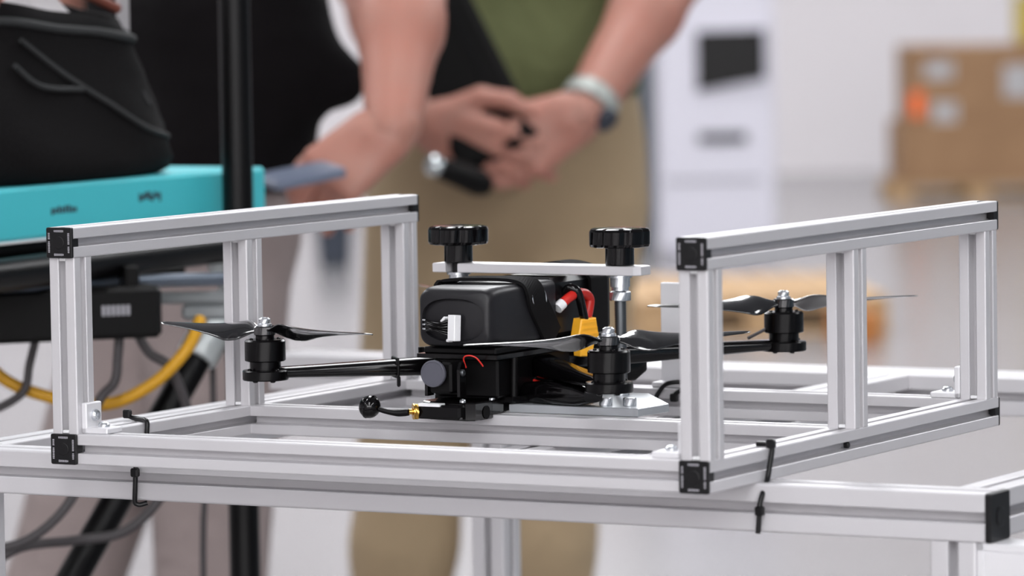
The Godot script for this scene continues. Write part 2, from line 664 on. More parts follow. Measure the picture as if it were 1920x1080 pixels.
func workbench() -> void:
	var t := jthing("workbench_frame", "large bench frame of silver slotted aluminium bars that carries the drone jig", "workbench", Vector3(250, -940, 440))
	bar("beam", 30, "x", Vector3(-330, -30, TD0), TX1 + 330, t)
	bar("beam", 30, "x", Vector3(-330, -30, TD1 - 30), TX1 + 330, t)
	bar("beam", 30, "x", Vector3(-330, -30, TD1), TX1 + 330, t)
	bar("beam", 30, "d", Vector3(TX0, -30, TD0 + 30), TD1 - TD0 - 60, t)
	bar("beam", 30, "d", Vector3(TX1 - 30, -30, TD0 + 30), TD1 - TD0 - 60, t)
	bar("beam", 30, "d", Vector3(229, -30, TD0 + 30), TD1 - TD0 - 60, t)
	for x in [TX0, 597.0]:
		for d in [TD0, TD1 - 30]:
			bar("leg", 30, "y", Vector3(x, -915, d), 885, t)
			var sf := new_st()
			lathe(sf, [Vector2(24, 0), Vector2(24, 5), Vector2(9, 9), Vector2(9, 25)].map(func(v): return v * 0.001), 18, Transform3D(Basis(), m(x + 15, -940, d + 15)))
			part("foot", sf, M.cap, t)
	bar("lower_rail", 30, "x", Vector3(TX0 + 30, -760, TD1 - 30), 597 - TX0 - 30, t)
	for d in [TD0, TD1 - 30]:
		cap_parts(30, axes(Vector3.FORWARD, Vector3.UP, m(TX1, -15, d + 15)), t, false)
	# brackets below the beams
	corner_bracket("bracket", t, axes(Vector3.RIGHT, Vector3.DOWN, m(627, -30, TD0 + 15)), 40, 28, 5, true)
	corner_bracket("bracket", t, axes(Vector3.LEFT, Vector3.DOWN, m(TX0, -30, TD0 + 15)), 26, 26, 5)
	corner_bracket("bracket", t, axes(Vector3.FORWARD, Vector3.DOWN, m(612, -30, TD0 + 30)), 26, 26, 5)
	corner_bracket("bracket", t, axes(Vector3.BACK, Vector3.RIGHT, m(TX0 + 30, -15, TD1 - 30)), 26, 26, 5)

const JW := 481.0
const JH := 155.0
const JD := 445.0

func jig() -> void:
	var t := jthing("jig_frame", "silver slotted aluminium cradle with two raised side gates round the drone", "frame", Vector3(240, 0, 222))
	for x in [0.0, JW - 20]:
		bar("side_rail", 20, "d", Vector3(x, 0, 2.6), JD - 2.6, t)
		bar("top_rail", 20, "d", Vector3(x, JH - 20, 2.6), JD - 2.6, t)
		for d in [2.8, 211.0, JD - 20.5]:
			bar("post", 20, "y", Vector3(x, 20, d), JH - 40, t)
		for y in [0.0, JH - 20]:
			cap_parts(20, axes(Vector3.RIGHT, Vector3.UP, m(x + 10, y + 10, 2.6)), t, true)
			cap_parts(20, axes(Vector3.LEFT, Vector3.UP, m(x + 10, y + 10, JD)), t, false)
	bar("cross_rail", 20, "x", Vector3(20, 0, 2.8), JW - 40, t)
	bar("cross_rail", 20, "x", Vector3(20, 0, 212), JW - 40, t)
	bar("cross_rail", 20, "x", Vector3(20, 0, JD - 20.5), JW - 40, t)
	# corner brackets: inside the gates at the front and the back
	corner_bracket("bracket", t, axes(Vector3.RIGHT, Vector3.UP, m(20, 20, 16)), 20, 18, 4)
	corner_bracket("bracket", t, axes(Vector3.LEFT, Vector3.UP, m(JW - 20, 20, 16)), 22, 18, 4)
	corner_bracket("bracket", t, axes(Vector3.LEFT, Vector3.UP, m(JW - 20, 20, JD - 12)), 22, 18, 4)
	# end plugs seen in the ends of the post slots
	for x in [0.0, JW - 20]:
		for d in [2.8, 211.0, JD - 20.5]:
			for y in [21.2, JH - 21.0]:
				var st := new_st()
				box(st, m(x + 10, y, d + 2.2), Vector3(5, 2.2, 3.2) * 0.001, 0.0004)
				part("slot_plug", st, M.white, t)
	var s2 := new_st()
	lathe(s2, [Vector2(2.2, 0), Vector2(2.2, 2.5), Vector2(1.6, 3.2)].map(func(v): return v * 0.001), 10, Transform3D(Basis(Vector3.BACK, -PI / 2), m(JW - 5, 10, 205)))
	part("set_screw", s2, M.cap, t, "small black screw in the outer slot")

func clamp_tool() -> void:
	var t := jthing("clamp", "silver clamp bar with two black star knobs pressing on the drone's battery", "clamp", Vector3(200, 20, 311))
	# base plate on the cross rails
	var st := new_st()
	var poly := PackedVector2Array([Vector2(216, 229), Vector2(314, 229), Vector2(317, 268), Vector2(270, 330), Vector2(118, 330), Vector2(118, 292), Vector2(216, 274)])
	var loc := PackedVector2Array()
	for v in poly: loc.append(Vector2(v.x - base.x, v.y - base.z) * 0.001)
	prism(st, loc, 0.0058, Transform3D(Basis(Vector3.RIGHT, Vector3.FORWARD, Vector3.UP), Vector3(0, 0.0002, 0)), 0.0005)
	part("base_plate", st, M.plate, t)
	# pressing bar, slot open to the front at its left end
	var pb := PackedVector2Array([Vector2(116, 301), Vector2(126.5, 301), Vector2(126.5, 316), Vector2(136, 316), Vector2(136, 301), Vector2(274, 301), Vector2(278, 305), Vector2(278, 319), Vector2(274, 323), Vector2(116, 323)])
	var lb := PackedVector2Array()
	for v in pb: lb.append(Vector2(v.x - base.x, v.y - base.z) * 0.001)
	var sb := new_st()
	prism(sb, lb, 0.0064, Transform3D(Basis(Vector3.RIGHT, Vector3.FORWARD, Vector3.UP), Vector3(0, 108.7 - base.y, 0) * 0.001), 0.0005)
	part("pressing_bar", sb, M.alu, t)
	for x in [131.3, 258.6]:
		var sr := new_st()
		var prof := [Vector2(3.6, 26)]
		var y := 27.0
		while y < 106.0:
			prof.append(Vector2(4.4, y))
			prof.append(Vector2(3.6, y + 0.62))
			y += 1.25
		lathe(sr, prof.map(func(v): return Vector2(v.x, v.y - base.y) * 0.001), 14, Transform3D(Basis(), m(x, base.y, 311)), true)
		part("threaded_rod", sr, M.zinc, t)
		var sn := new_st()
		hexnut(sn, 7.4, 6.5, Transform3D(Basis(Vector3.UP, 0.35), m(x, 91, 311)))
		part("nut", sn, M.steel, t)
		var sw := new_st()
		lathe(sw, [Vector2(6.0, 98), Vector2(6.0, 100.5), Vector2(6.9, 100.6), Vector2(6.9, 106.8), Vector2(8.4, 106.9), Vector2(8.4, 108.6)].map(func(v): return Vector2(v.x, v.y - base.y) * 0.001), 20, Transform3D(Basis(), m(x, base.y, 311)))
		part("spacer", sw, M.steel, t)
		var kn := new_st()
		var h := func(v): return Vector2(v.x, v.y - base.y) * 0.001
		lathe(kn, [Vector2(4.5, 107.6), Vector2(4.5, 115.2), Vector2(9.6, 115.2), Vector2(10.0, 116), Vector2(10.0, 131)].map(h), 32, Transform3D(Basis(), m(x, base.y, 311)))
		var lobes := func(r: float, a: float) -> float: return r - 0.0026 * pow(maxf(0.0, cos(7.0 * a + (0.6 if x < 200 else 0.0))), 2.0) * (1.0 if r > 0.015 else 0.0)
		lathe(kn, [Vector2(18.5, 127.8), Vector2(20.4, 128.3), Vector2(21.1, 130), Vector2(21.1, 138.6), Vector2(20.2, 140.3), Vector2(18, 141), Vector2(9, 141.4)].map(h), 84, Transform3D(Basis(), m(x, base.y, 311)), false, lobes)
		part("knob", kn, M.knob, t)
	for q in [Vector2(284, 240), Vector2(258.6, 311), Vector2(131.3, 311), Vector2(300, 244)]:
		var s3 := new_st()
		hexnut(s3, 4.6 if q.y < 311 else 6.2, 5.5, Transform3D(Basis(Vector3.UP, q.x), m(q.x, 25.8, q.y)))
		part("nut" if q.y == 311 else "bolt_head", s3, M.steel, t)
	# upright strip behind
	var su := new_st()
	jbox(su, Vector3(221, 20.2, 443.5), Vector3(250, 94, 448), 0.6)
	jbox(su, Vector3(221, 20.2, 428), Vector3(250, 24, 444), 0.6)
	part("upright_plate", su, M.cast, t)

# =====================================================================
# drone
# =====================================================================
# section rings along a straight beam a->b (jig mm), rounded box, half width w, from y0 to y1 given at stations
func beam_loft(st: SurfaceTool, stations: Array, r := 2.0) -> void:
	# station: [x, d, ylow, yhigh, half width]
	var rings := []
	for i in stations.size():
		var s = stations[i]
		var p = stations[maxi(i - 1, 0)]
		var q = stations[mini(i + 1, stations.size() - 1)]
		var dir := (m(q[0], 0, q[1]) - m(p[0], 0, p[1]))
		dir.y = 0
		dir = dir.normalized()
		var side := dir.cross(Vector3.UP)
		var c := m(s[0], (s[2] + s[3]) * 0.5, s[1])
		var hy: float = (s[3] - s[2]) * 0.5
		var ring := PackedVector3Array()
		for v in round_rect(s[4], hy, minf(r, hy * 0.9), 3):
			ring.append(c + side * v.x * 0.001 + Vector3.UP * v.y * 0.001)
		rings.append(ring)
	var t := m(stations[-1][0], 0, stations[-1][1]) - m(stations[0][0], 0, stations[0][1])
	var c0 := Vector3.ZERO
	for v in rings[0]: c0 += v
	c0 /= rings[0].size()
	if (rings[0][0] - c0).cross(rings[0][3] - c0).dot(t) < 0:
		for i in rings.size():
			var rr: PackedVector3Array = rings[i]
			rr.reverse()
			rings[i] = rr
	loft(st, rings, true, true, true)

# two blades along +-x, radius R mm; hand +1: the edge towards +z is low on the +x blade
func prop_mesh(hand: float, R := 101.5) -> ArrayMesh:
	var st := new_st()
	var N := 26
	for b in 2:
		var rings := []
		for i in N + 1:
			var t := float(i) / N
			var r := lerpf(5.0, R, t)
			var chord: float
			if t < 0.24: chord = lerpf(9.0, 26.0, smoothstep(0.0, 0.24, t))
			else: chord = lerpf(26.0, 6.0, pow((t - 0.24) / 0.76, 0.85))
			if t > 0.93: chord *= sqrt(maxf(0.03, 1.0 - pow((t - 0.93) / 0.07, 2.0)))
			var pitch := atan2(92.0, TAU * maxf(r, 13.0)) * smoothstep(-0.06, 0.16, t)
			var thick := lerpf(3.2, 0.9, minf(1.0, t * 1.8)) * 0.5
			var ring := PackedVector3Array()
			for k in 14:
				var a := TAU * k / 14
				var cx := cos(a) * chord * 0.5
				var cy := sin(a) * thick + (1.0 - pow(cos(a), 2.0)) * chord * 0.07
				cx += chord * 0.12 * sin(t * PI) * (1.0)
				# into the (y, z) plane of the blade, turned by the pitch
				var z := cx * cos(pitch) + cy * sin(pitch)
				var y := -cx * sin(pitch) + cy * cos(pitch)
				ring.append(Vector3(r, y + t * 1.5, z * hand) * 0.001)
			if hand > 0: ring.reverse()
			rings.append(ring)
		if b == 1:
			for i in rings.size():
				var rr: PackedVector3Array = rings[i]
				for j in rr.size(): rr[j] = Vector3(-rr[j].x, rr[j].y, -rr[j].z)
				rings[i] = rr
		loft(st, rings, true, true, true)
	lathe(st, [Vector2(6.5, -3.2), Vector2(7.5, -2.4), Vector2(7.5, 2.6), Vector2(6.6, 3.4)].map(func(v): return v * 0.001), 24)
	return done(st)

func drone() -> void:
	var O := Vector3(187, 22, 300)
	var t := jthing("drone", "black quadcopter drone with glossy two-blade propellers clamped in the silver jig", "drone", O)
	# motors: x, d, height of bell top, prop turn (degrees about y in jig axes), hand
	var mo := [
		[57.0, 174.0, 69.9, -42.0, -1.0],
		[324.0, 170.0, 70.0, 22.0, 1.0],
		[316.0, 449.0, 75.0, 17.0, -1.0],
		[50.0, 453.0, 75.0, 108.0, 1.0]]
	var bell_mesh: ArrayMesh
	var motor_mesh: ArrayMesh
	var nut_mesh: ArrayMesh
	var k3 := func(v): return v * 0.001
	var sb := new_st()
	lathe(sb, [Vector2(5, 0.6), Vector2(13.2, 0.6), Vector2(14, 1.2), Vector2(14, 14.2), Vector2(13, 15.4), Vector2(6.5, 15.6), Vector2(6.0, 22.5)].map(k3), 36)
	for q in 4:
		var a := PI / 4 + q * PI / 2
		screw(sb, 1.3, Transform3D(Basis(), Vector3(9.5 * cos(a), 15.4, 9.5 * sin(a)) * 0.001))
	bell_mesh = done(sb)
	var sm := new_st()
	lathe(sm, [Vector2(15.4, -12.3), Vector2(15.8, -11.6), Vector2(15.8, -6.2), Vector2(15.2, -5.4), Vector2(10.6, -5.0), Vector2(10.6, 0.8)].map(k3), 36)
	for q in 4:
		var a := q * PI / 2 + 0.4
		screw(sm, 1.6, Transform3D(Basis(), Vector3(13.2 * cos(a), -5.4, 13.2 * sin(a)) * 0.001))
		screw(sm, 1.9, Transform3D(Basis(Vector3.RIGHT, PI), Vector3(8.5 * cos(a), -12.3, 8.5 * sin(a)) * 0.001))
	motor_mesh = done(sm)
	var sn := new_st()
	lathe(sn, [Vector2(5.0, 0), Vector2(5.0, 1.4), Vector2(3.9, 1.9)].map(k3), 20)
	hexnut(sn, 4.2, 3.4, Transform3D(Basis(), Vector3(0, 1.6, 0) * 0.001))
	lathe(sn, [Vector2(3.3, 4.9), Vector2(2.6, 5.7), Vector2(1.6, 5.8), Vector2(1.5, 5.2)].map(k3), 14)
	nut_mesh = done(sn)
	var props := {1.0: prop_mesh(1.0), -1.0: prop_mesh(-1.0)}
	for q in mo:
		var at := m(q[0], q[2] - 15.4, q[1])
		var mt := put("motor", motor_mesh, M.motor, t, Transform3D(Basis(), at))
		put("bell", bell_mesh, M.motor, mt)
		# world direction (right = cos, away = sin) turned into the jig's axes
		var w := deg_to_rad(q[3])
		var dx := 0.8727 * cos(w) - 0.4882 * sin(w)
		var dd := 0.4882 * cos(w) + 0.8727 * sin(w)
		var pr := put("propeller", props[q[4]], M.prop, t, Transform3D(Basis(Vector3.UP, atan2(dd, dx)), at + Vector3(0, 0.0212, 0)))
		put("nut", nut_mesh, M.steel, pr, Transform3D(Basis(), Vector3(0, 0.0034, 0)), "silver lock nut")
		# arm: motor end to body
		var cx := 190.0
		var cd := 300.0
		var yb: float = q[2] - 70.0
		var sa := new_st()
		var stn := []
		for f in [[0.04, 43.6, 50.6, 9.0], [0.12, 43.4, 51.0, 7.2], [0.45, 42.2, 53.0, 8.0], [0.72, 41.0, 55.0, 9.2], [0.97, 40.0, 56.5, 11.0]]:
			var fade: float = yb * (1.0 - f[0])
			stn.append([lerpf(q[0], cx, f[0]), lerpf(q[1], cd, f[0]), f[1] + fade, f[2] + fade, f[3]])
		beam_loft(sa, stn, 3.4)
		part("arm", sa, M.arm, t)
	# body: lower deck, stack, upper deck
	var sd := new_st()
	prism(sd, offs([Vector2(160, 226), Vector2(220, 226), Vector2(232, 250), Vector2(232, 372), Vector2(218, 392), Vector2(162, 392), Vector2(148, 372), Vector2(148, 250)]), 0.004, up_from(27.0), 0.0005)
	part("lower_deck", sd, M.gloss, t)
	var s2 := new_st()
	prism(s2, offs([Vector2(158, 206), Vector2(220, 206), Vector2(221.5, 240), Vector2(221.5, 366), Vector2(218, 394), Vector2(160, 394), Vector2(158, 366), Vector2(158, 240)]), 0.003, up_from(57.5), 0.0005)
	part("upper_deck", s2, M.gloss, t)
	var s3 := new_st()
	jbox(s3, Vector3(166, 31, 214), Vector3(216, 57.5, 384), 1.5)
	part("flight_stack", s3, M.dark, t)
	var s4 := new_st()
	jbox(s4, Vector3(162, 60.5, 208), Vector3(218, 65.0, 384), 1.0)
	part("battery_pad", s4, M.dark, t)
	for x in [161.5, 218.5]:
		for d in [232.0, 380.0]:
			var ss := new_st()
			tube(ss, [m(x, 30, d), m(x, 58, d)], 0.0027, 8)
			part("standoff", ss, M.dark, t)
	# front bracket with a round hole in its right cheek
	var s5 := new_st()
	prism(s5, offs([Vector2(168, 196), Vector2(176, 191), Vector2(206, 187), Vector2(212, 190), Vector2(213.6, 211), Vector2(168, 211)]), 0.0122, up_from(17.6), 0.0008)
	prism(s5, offs([Vector2(168, 210), Vector2(213.6, 210), Vector2(214, 266), Vector2(168, 266)]), 0.0094, up_from(20.4), 0.0008)
	var fb := part("front_bracket", s5, M.arm, t)
	var s6 := new_st()
	lathe(s6, [Vector2(4.6, 0), Vector2(4.6, 0.3), Vector2(4.0, 0.35)].map(k3), 20, Transform3D(Basis(Vector3.BACK, -PI / 2), m(213.0, 22.5, 203)))
	part("hole", s6, M.web, fb)
	for q in [Vector3(200, 29.8, 194), Vector3(209, 29.8, 218)]:
		var s7 := new_st()
		screw(s7, 2.2, Transform3D(Basis(), m(q.x, q.y, q.z)))
		part("screw", s7, M.steel, fb)
	# transmitter with gold connector and ball antenna
	var s8 := new_st()
	jbox(s8, Vector3(172, 19.0, 179), Vector3(206, 28.6, 190), 1.6)
	part("video_transmitter", s8, M.gloss, t)
	var s8b := new_st()
	jbox(s8b, Vector3(174, 27.4, 178.4), Vector3(191, 29.4, 186), 0.3)
	part("white_strip", s8b, M.white, t)  # bright strip along the transmitter's top front edge
	var gx := axes(Vector3.BACK + Vector3.LEFT * 0.5, Vector3.LEFT, m(167.5, 26.2, 181.5))
	var s9 := new_st()
	var sma := Transform3D(axis_basis(Vector3(-0.75, 0.0, 0.66)), m(172.6, 23.8, 181))
	hexnut(s9, 5.8, 2.4, sma)
	lathe(s9, [Vector2(5.4, 2.4), Vector2(5.4, 3.4), Vector2(2.6, 3.5), Vector2(2.4, 2.9)].map(k3), 20, sma)
	lathe(s9, [Vector2(1.9, 2.8), Vector2(1.9, 6.0), Vector2(1.6, 6.2)].map(k3), 14, sma)
	part("antenna_connector", s9, M.gold, t, "gold threaded connector")
	var s10 := new_st()
	tube(s10, smooth_path([m(167, 23.2, 178.5), m(160, 22.6, 177), m(153, 23.6, 174), m(146, 25.6, 172.5)], 5), [0.0022, 0.0023, 0.0024, 0.0024, 0.0024, 0.0024, 0.0023, 0.0021, 0.002, 0.0019, 0.0018, 0.0018, 0.0018, 0.0018, 0.0018, 0.0018], 10)
	part("antenna_stem", s10, M.dark, t)
	var s11 := new_st()
	var ball := []
	for k in 13:
		var a := -PI / 2 + PI * k / 12
		ball.append(Vector2(maxf(0.0003, 0.0078 * cos(a)), 0.0073 * sin(a)))
	lathe(s11, ball, 24, Transform3D(Basis(Vector3.FORWARD, -1.2), m(140.5, 26.6, 172)), true)
	lathe(s11, [Vector2(7.9, -0.8), Vector2(8.3, -0.3), Vector2(8.3, 0.3), Vector2(7.9, 0.8)].map(k3), 24, Transform3D(Basis(Vector3.FORWARD, -1.2), m(140.5, 26.6, 172)))
	part("antenna_ball", s11, M.knob, t)
	# camera with a grey lens cap
	var s12 := new_st()
	jbox(s12, Vector3(180, 36, 184), Vector3(197, 57, 204), 1.5)
	var cm := part("camera", s12, M.dark, t)
	var lx := Transform3D(Basis(Vector3.UP, 0.05) * Basis(Vector3.RIGHT, PI / 2), m(185.6, 49.6, 184.5))
	var s13 := new_st()
	lathe(s13, [Vector2(8.3, -3), Vector2(8.3, 3.2)].map(k3), 28, lx)
	part("lens_barrel", s13, M.gloss, cm)
	var s14 := new_st()
	lathe(s14, [Vector2(8.9, 3.0), Vector2(9.1, 3.6), Vector2(9.1, 5.6), Vector2(8.6, 6.2), Vector2(7.9, 6.2), Vector2(7.7, 5.9)].map(k3), 32, lx)
	part("lens_cap", s14, M.lens, cm, "dull grey round lens cap")
	for x in [176.0, 201.0]:
		var s15 := new_st()
		prism(s15, offs_xy([Vector2(-3.5, 34), Vector2(5, 34), Vector2(5, 52), Vector2(2, 57), Vector2(-2, 57), Vector2(-3, 48)], 190.0), 0.0022, Transform3D(Basis(Vector3.FORWARD, Vector3.UP, Vector3.RIGHT), m(x, base.y, 190)))
		var cb := part("camera_bracket", s15, M.arm, t)
		var s16 := new_st()
		screw(s16, 2.4, Transform3D(Basis(Vector3.RIGHT, PI / 2) if false else Basis(Vector3.BACK, -PI / 2), m(x + 2.2, 50, 188)))
		part("screw", s16, M.zinc, cb)
	var s17 := new_st()
	tube(s17, smooth_path([m(203, 53, 194), m(203.5, 59.5, 190), m(207, 61.5, 190), m(212, 60, 192), m(215, 54, 196)], 5), 0.00055, 6)
	part("red_wire", s17, M.red, t)
	# wires and fittings on the right side
	var s18 := new_st()
	jbox(s18, Vector3(229, 32, 240), Vector3(233, 40, 243.5), 0.3)
	part("red_terminal", s18, M.orange, t)
	for k in 5:
		var s19 := new_st()
		tube(s19, smooth_path([m(217, 36 + k, 250 + k * 4), m(226, 33 + k * 1.5, 252 + k * 3), m(236, 33 + k, 262 + k * 2), m(246, 36, 272)], 5), 0.0011, 6)
		part("wire", s19, M.red if k == 3 else M.dark, t)
	# underside pod next to the front right arm
	var s20 := new_st()
	beam_loft(s20, [[214, 258, 26.6, 33, 8], [226, 250, 26.4, 40, 13], [252, 240, 26.4, 42, 14], [272, 232, 27.0, 41, 11], [281, 228, 29, 39, 8]], 4.5)
	part("underside_pod", s20, M.arm, t)
	var s21 := new_st()
	beam_loft(s21, [[222, 352, 29, 47, 9], [237, 368, 31, 48, 8], [243, 375, 37, 48, 5]], 2.5)
	part("rear_foot", s21, M.gloss, t)
	# small tie with a tail round the front left arm, and one on the rear right arm
	var w1 := Vector3(127.5, 0, 241.0)
	for q in [[0.495, 57.0, 174.0, 0.0], [0.27, 316.0, 449.0, 5.0]]:
		var x := lerpf(q[1], 190.0, q[0])
		var d := lerpf(q[2], 300.0, q[0])
		var dir := (m(190, 0, 300) - m(q[1], 0, q[2])).normalized()
		var side := dir.cross(Vector3.UP)
		var s22 := new_st()
		var c := m(x, 47.5 + q[3] * 0.7, d)
		var loop := []
		for v in round_rect(9.2, 6.6, 1.5, 3): loop.append(c + side * v.x * 0.001 + Vector3.UP * v.y * 0.001)
		loop.append(loop[0])
		tube(s22, loop, 0.0009, 6)
		box(s22, c + side * 0.0095 + Vector3(0, 0.004, 0), Vector3(0.003, 0.003, 0.003), 0.0004)
		if q[3] == 0.0: box(s22, c + side * 0.0095 + Vector3(0, -0.009, 0), Vector3(0.0026, 0.0075, 0.0026), 0.0009)
		else: tube(s22, smooth_path([c + side * 0.0095 + Vector3(0, -0.006, 0), c + side * 0.0095 + dir * 0.007 + Vector3(0, -0.013, 0), c + side * 0.01 + dir * 0.018 + Vector3(0, -0.017, 0)], 5), 0.0016, 6)
		part("cable_tie", s22, M.tie, t)
	# motor lead beside the rear right motor
	var s23 := new_st()
	tube(s23, [m(306, 63, 440), m(297, 57, 430)], 0.0012, 6)
	part("wire", s23, M.cable_grey, t)
	# ribbed comb at the root of the front left arm
	var s24 := new_st()
	for k in 6: jbox(s24, Vector3(126 + k * 2.6, 54.5, 262 + k * 1.5), Vector3(127.4 + k * 2.6, 59.5, 266 + k * 1.5), 0.2)
	part("pin_header", s24, M.dark, t)

func offs(p: Array) -> PackedVector2Array:
	var o := PackedVector2Array()
	for v in p: o.append(Vector2(v.x - base.x, v.y - base.z) * 0.001)
	return o

func offs_xy(p: Array, _d: float) -> PackedVector2Array:
	var o := PackedVector2Array()
	for v in p: o.append(Vector2(-v.x, v.y - base.y) * 0.001)
	return o

func up_from(y: float) -> Transform3D:
	return Transform3D(Basis(Vector3.RIGHT, Vector3.FORWARD, Vector3.UP), Vector3(0, y - base.y, 0) * 0.001)

func battery() -> void:
	var t := jthing("battery_pack", "dark grey padded battery pack strapped on top of the black drone", "battery", Vector3(190, 65.2, 290))
	# soft front half with an oval recess in its face
	var st := new_st()
	var n := 48
	var rr := func(hx: float, hy: float, r: float, cy: float, d: float) -> PackedVector3Array:
		var ring := PackedVector3Array()
		for v in round_rect(hx, hy, r, 11): ring.append(m(190.5 + v.x, cy + v.y, d))
		ring.reverse()
		return ring
	var oval := func(hx: float, hy: float, cy: float, d: float) -> PackedVector3Array:
		var ring := PackedVector3Array()
		for q in 4:
			for k in 12:
				var a := PI * 0.5 * (q + float(k) / 11.0)
				var ca := cos(a)
				var sa := sin(a)
				ring.append(m(190 + signf(ca) * pow(absf(ca), 0.8) * hx, cy + signf(sa) * pow(absf(sa), 0.8) * hy, d))
		ring.reverse()
		return ring
	var rings := []
	# from back to front; rings reversed so that the front is the far end
	for s in [[29.0, 20.4, 5.0, 290.0], [29.0, 20.4, 5.5, 240.0], [28.8, 20.2, 6.5, 215.0], [28.4, 19.8, 7.5, 207.0], [27.4, 18.9, 8.0, 202.5], [25.8, 17.4, 8.0, 200.6]]:
		rings.append(rr.call(s[0], s[1], s[2], 85.6, s[3]))
	rings.append(oval.call(24.0, 14.6, 84.0, 200.0))
	var inner := [oval.call(24.0, 14.6, 84.0, 200.0), oval.call(23.4, 14.0, 84.0, 203.4)]
	var floor_ := [oval.call(23.4, 14.0, 84.0, 203.4), oval.call(20.0, 11.5, 84.0, 202.6), oval.call(9.0, 5.0, 84.0, 202.0)]
	rings = rings.map(func(r: PackedVector3Array) -> PackedVector3Array:
		var c := r.duplicate()
		return c)
	if (rings[0][0] - rings[0][24]).cross(rings[0][12] - rings[0][36]).dot(m(0, 0, 0) - m(0, 0, 10)) < 0:
		for i in rings.size():
			var r2: PackedVector3Array = rings[i]
			r2.reverse()
			rings[i] = r2
		for set_ in [inner, floor_]:
			for i in set_.size():
				var r3: PackedVector3Array = set_[i]
				r3.reverse()
				set_[i] = r3
	loft(st, rings, true, true, false)
	loft(st, inner, false, false, false)
	loft(st, floor_, true, false, true)
	part("front_sleeve", st, M.rubber, t)
	var s2 := new_st()
	jbox(s2, Vector3(165, 65.4, 289), Vector3(216.5, 106.8, 378), 3.5)
	part("rear_shell", s2, M.wrap, t)
	# balance lead and white plug on the front
	var xf := axes(Vector3(0.95, 0.0, 0.3), Vector3(0.16, 1, 0), m(192.6, 79.1, 197.0))
	var s3 := new_st()
	box(s3, Vector3.ZERO, Vector3(7.0, 17.5, 6.0) * 0.001, 0.0004, xf)
	box(s3, Vector3(-3.6, 8.6, 0) * 0.001, Vector3(5.0, 2.0, 5.0) * 0.001, 0.0004, xf * Transform3D(Basis(Vector3.BACK, 0.7), Vector3(-0.001, 0.001, 0)))
	box(s3, Vector3(-4.4, -8.6, 0) * 0.001, Vector3(3.0, 2.0, 4.0) * 0.001, 0.0004, xf)
	part("balance_plug", s3, M.white, t, "white plug")
	for k in 6:
		var s4 := new_st()
		var y := 73.5 + k * 2.2
		tube(s4, smooth_path([m(189.6, y, 197), m(184, y * 0.6 + 31.6, 195.0 - (k % 2)), m(177, 80.0 + (k - 2.5) * 0.9, 194.5 + (k % 3)), m(169.5, 80.3 + (k - 2.5) * 1.3, 198.5)], 5), 0.0009, 7)
		part("balance_wire", s4, M.gloss, t)
	var s5 := new_st()
	for k in 3: box(s5, m(168.8, 78.0 + k * 3.0, 197.6), Vector3(2.2, 1.1, 1.1) * 0.001, 0.0002)
	part("crimp", s5, M.steel, t)
	# power lead to the yellow connector
	var s6 := new_st()
	var red := smooth_path([m(220.5, 89.0, 297), m(223, 93.0, 303), m(224.5, 95.3, 312), m(225.5, 94.5, 321), m(226, 90.5, 327), m(226, 84, 326), m(226, 76, 322)], 6)
	tube(s6, red, 0.0034, 12)
	part("red_lead", s6, M.red, t, "thick red lead")
	var s7 := new_st()
	tube(s7, [m(219.2, 86.0, 293), m(220.8, 89.5, 297.8)], 0.0038, 12)
	part("heat_shrink", s7, M.white, t)
	var s8 := new_st()
	tube(s8, smooth_path([m(217, 95, 307), m(221, 99.2, 307), m(226, 97.0, 309), m(227.5, 88, 312), m(227.5, 76, 317)], 6), 0.0031, 12)
	part("black_lead", s8, M.gloss, t)
	var s9 := new_st()
	var cx := axes(Vector3(0.35, 0.03, -1), Vector3(0.06, 1, 0), m(226.5, 70.0, 318.5))
	prism(s9, scaled(PackedVector2Array([Vector2(-10, -6), Vector2(10, -6), Vector2(7, 8), Vector2(-7, 8)]), 0.001), 0.009, cx * Transform3D(Basis(), Vector3(0, 0, -0.0045)), 0.0008)
	prism(s9, scaled(PackedVector2Array([Vector2(-7, -18), Vector2(4.0, -19), Vector2(7.0, -6), Vector2(-8, -6)]), 0.001), 0.008, cx * Transform3D(Basis(), Vector3(0, 0, -0.004)), 0.0008)
	for k in 3: box(s9, Vector3(0, -3 + k * 4.0, 4.6) * 0.001, Vector3(17 - k * 2, 1.2, 0.8) * 0.001, 0.0, cx)
	part("power_connector", s9, M.yellow, t, "yellow moulded plug")
	# straps
	strap("battery_strap", "black woven strap round the middle of the grey battery with a metal ring", [Vector3(160.2, 66, 230), Vector3(160.0, 96, 236), Vector3(161.6, 104.5, 240), Vector3(170, 108.6, 243), Vector3(190, 109.2, 247), Vector3(208, 108.8, 251), Vector3(217, 106.6, 254), Vector3(220.6, 101, 257), Vector3(221.0, 92, 262), Vector3(221.0, 78, 274), Vector3(221.0, 66, 284)], 22.0, true)
	strap("battery_strap", "black ribbed strap arched over the rear of the battery behind the clamp bar", [Vector3(161.5, 66, 352), Vector3(161.5, 98, 352), Vector3(164, 105, 352), Vector3(174, 111.0, 352), Vector3(192, 114.0, 352), Vector3(210, 111.0, 352), Vector3(218, 105, 352), Vector3(219.5, 98, 352), Vector3(219.5, 66, 352)], 24.0, false)

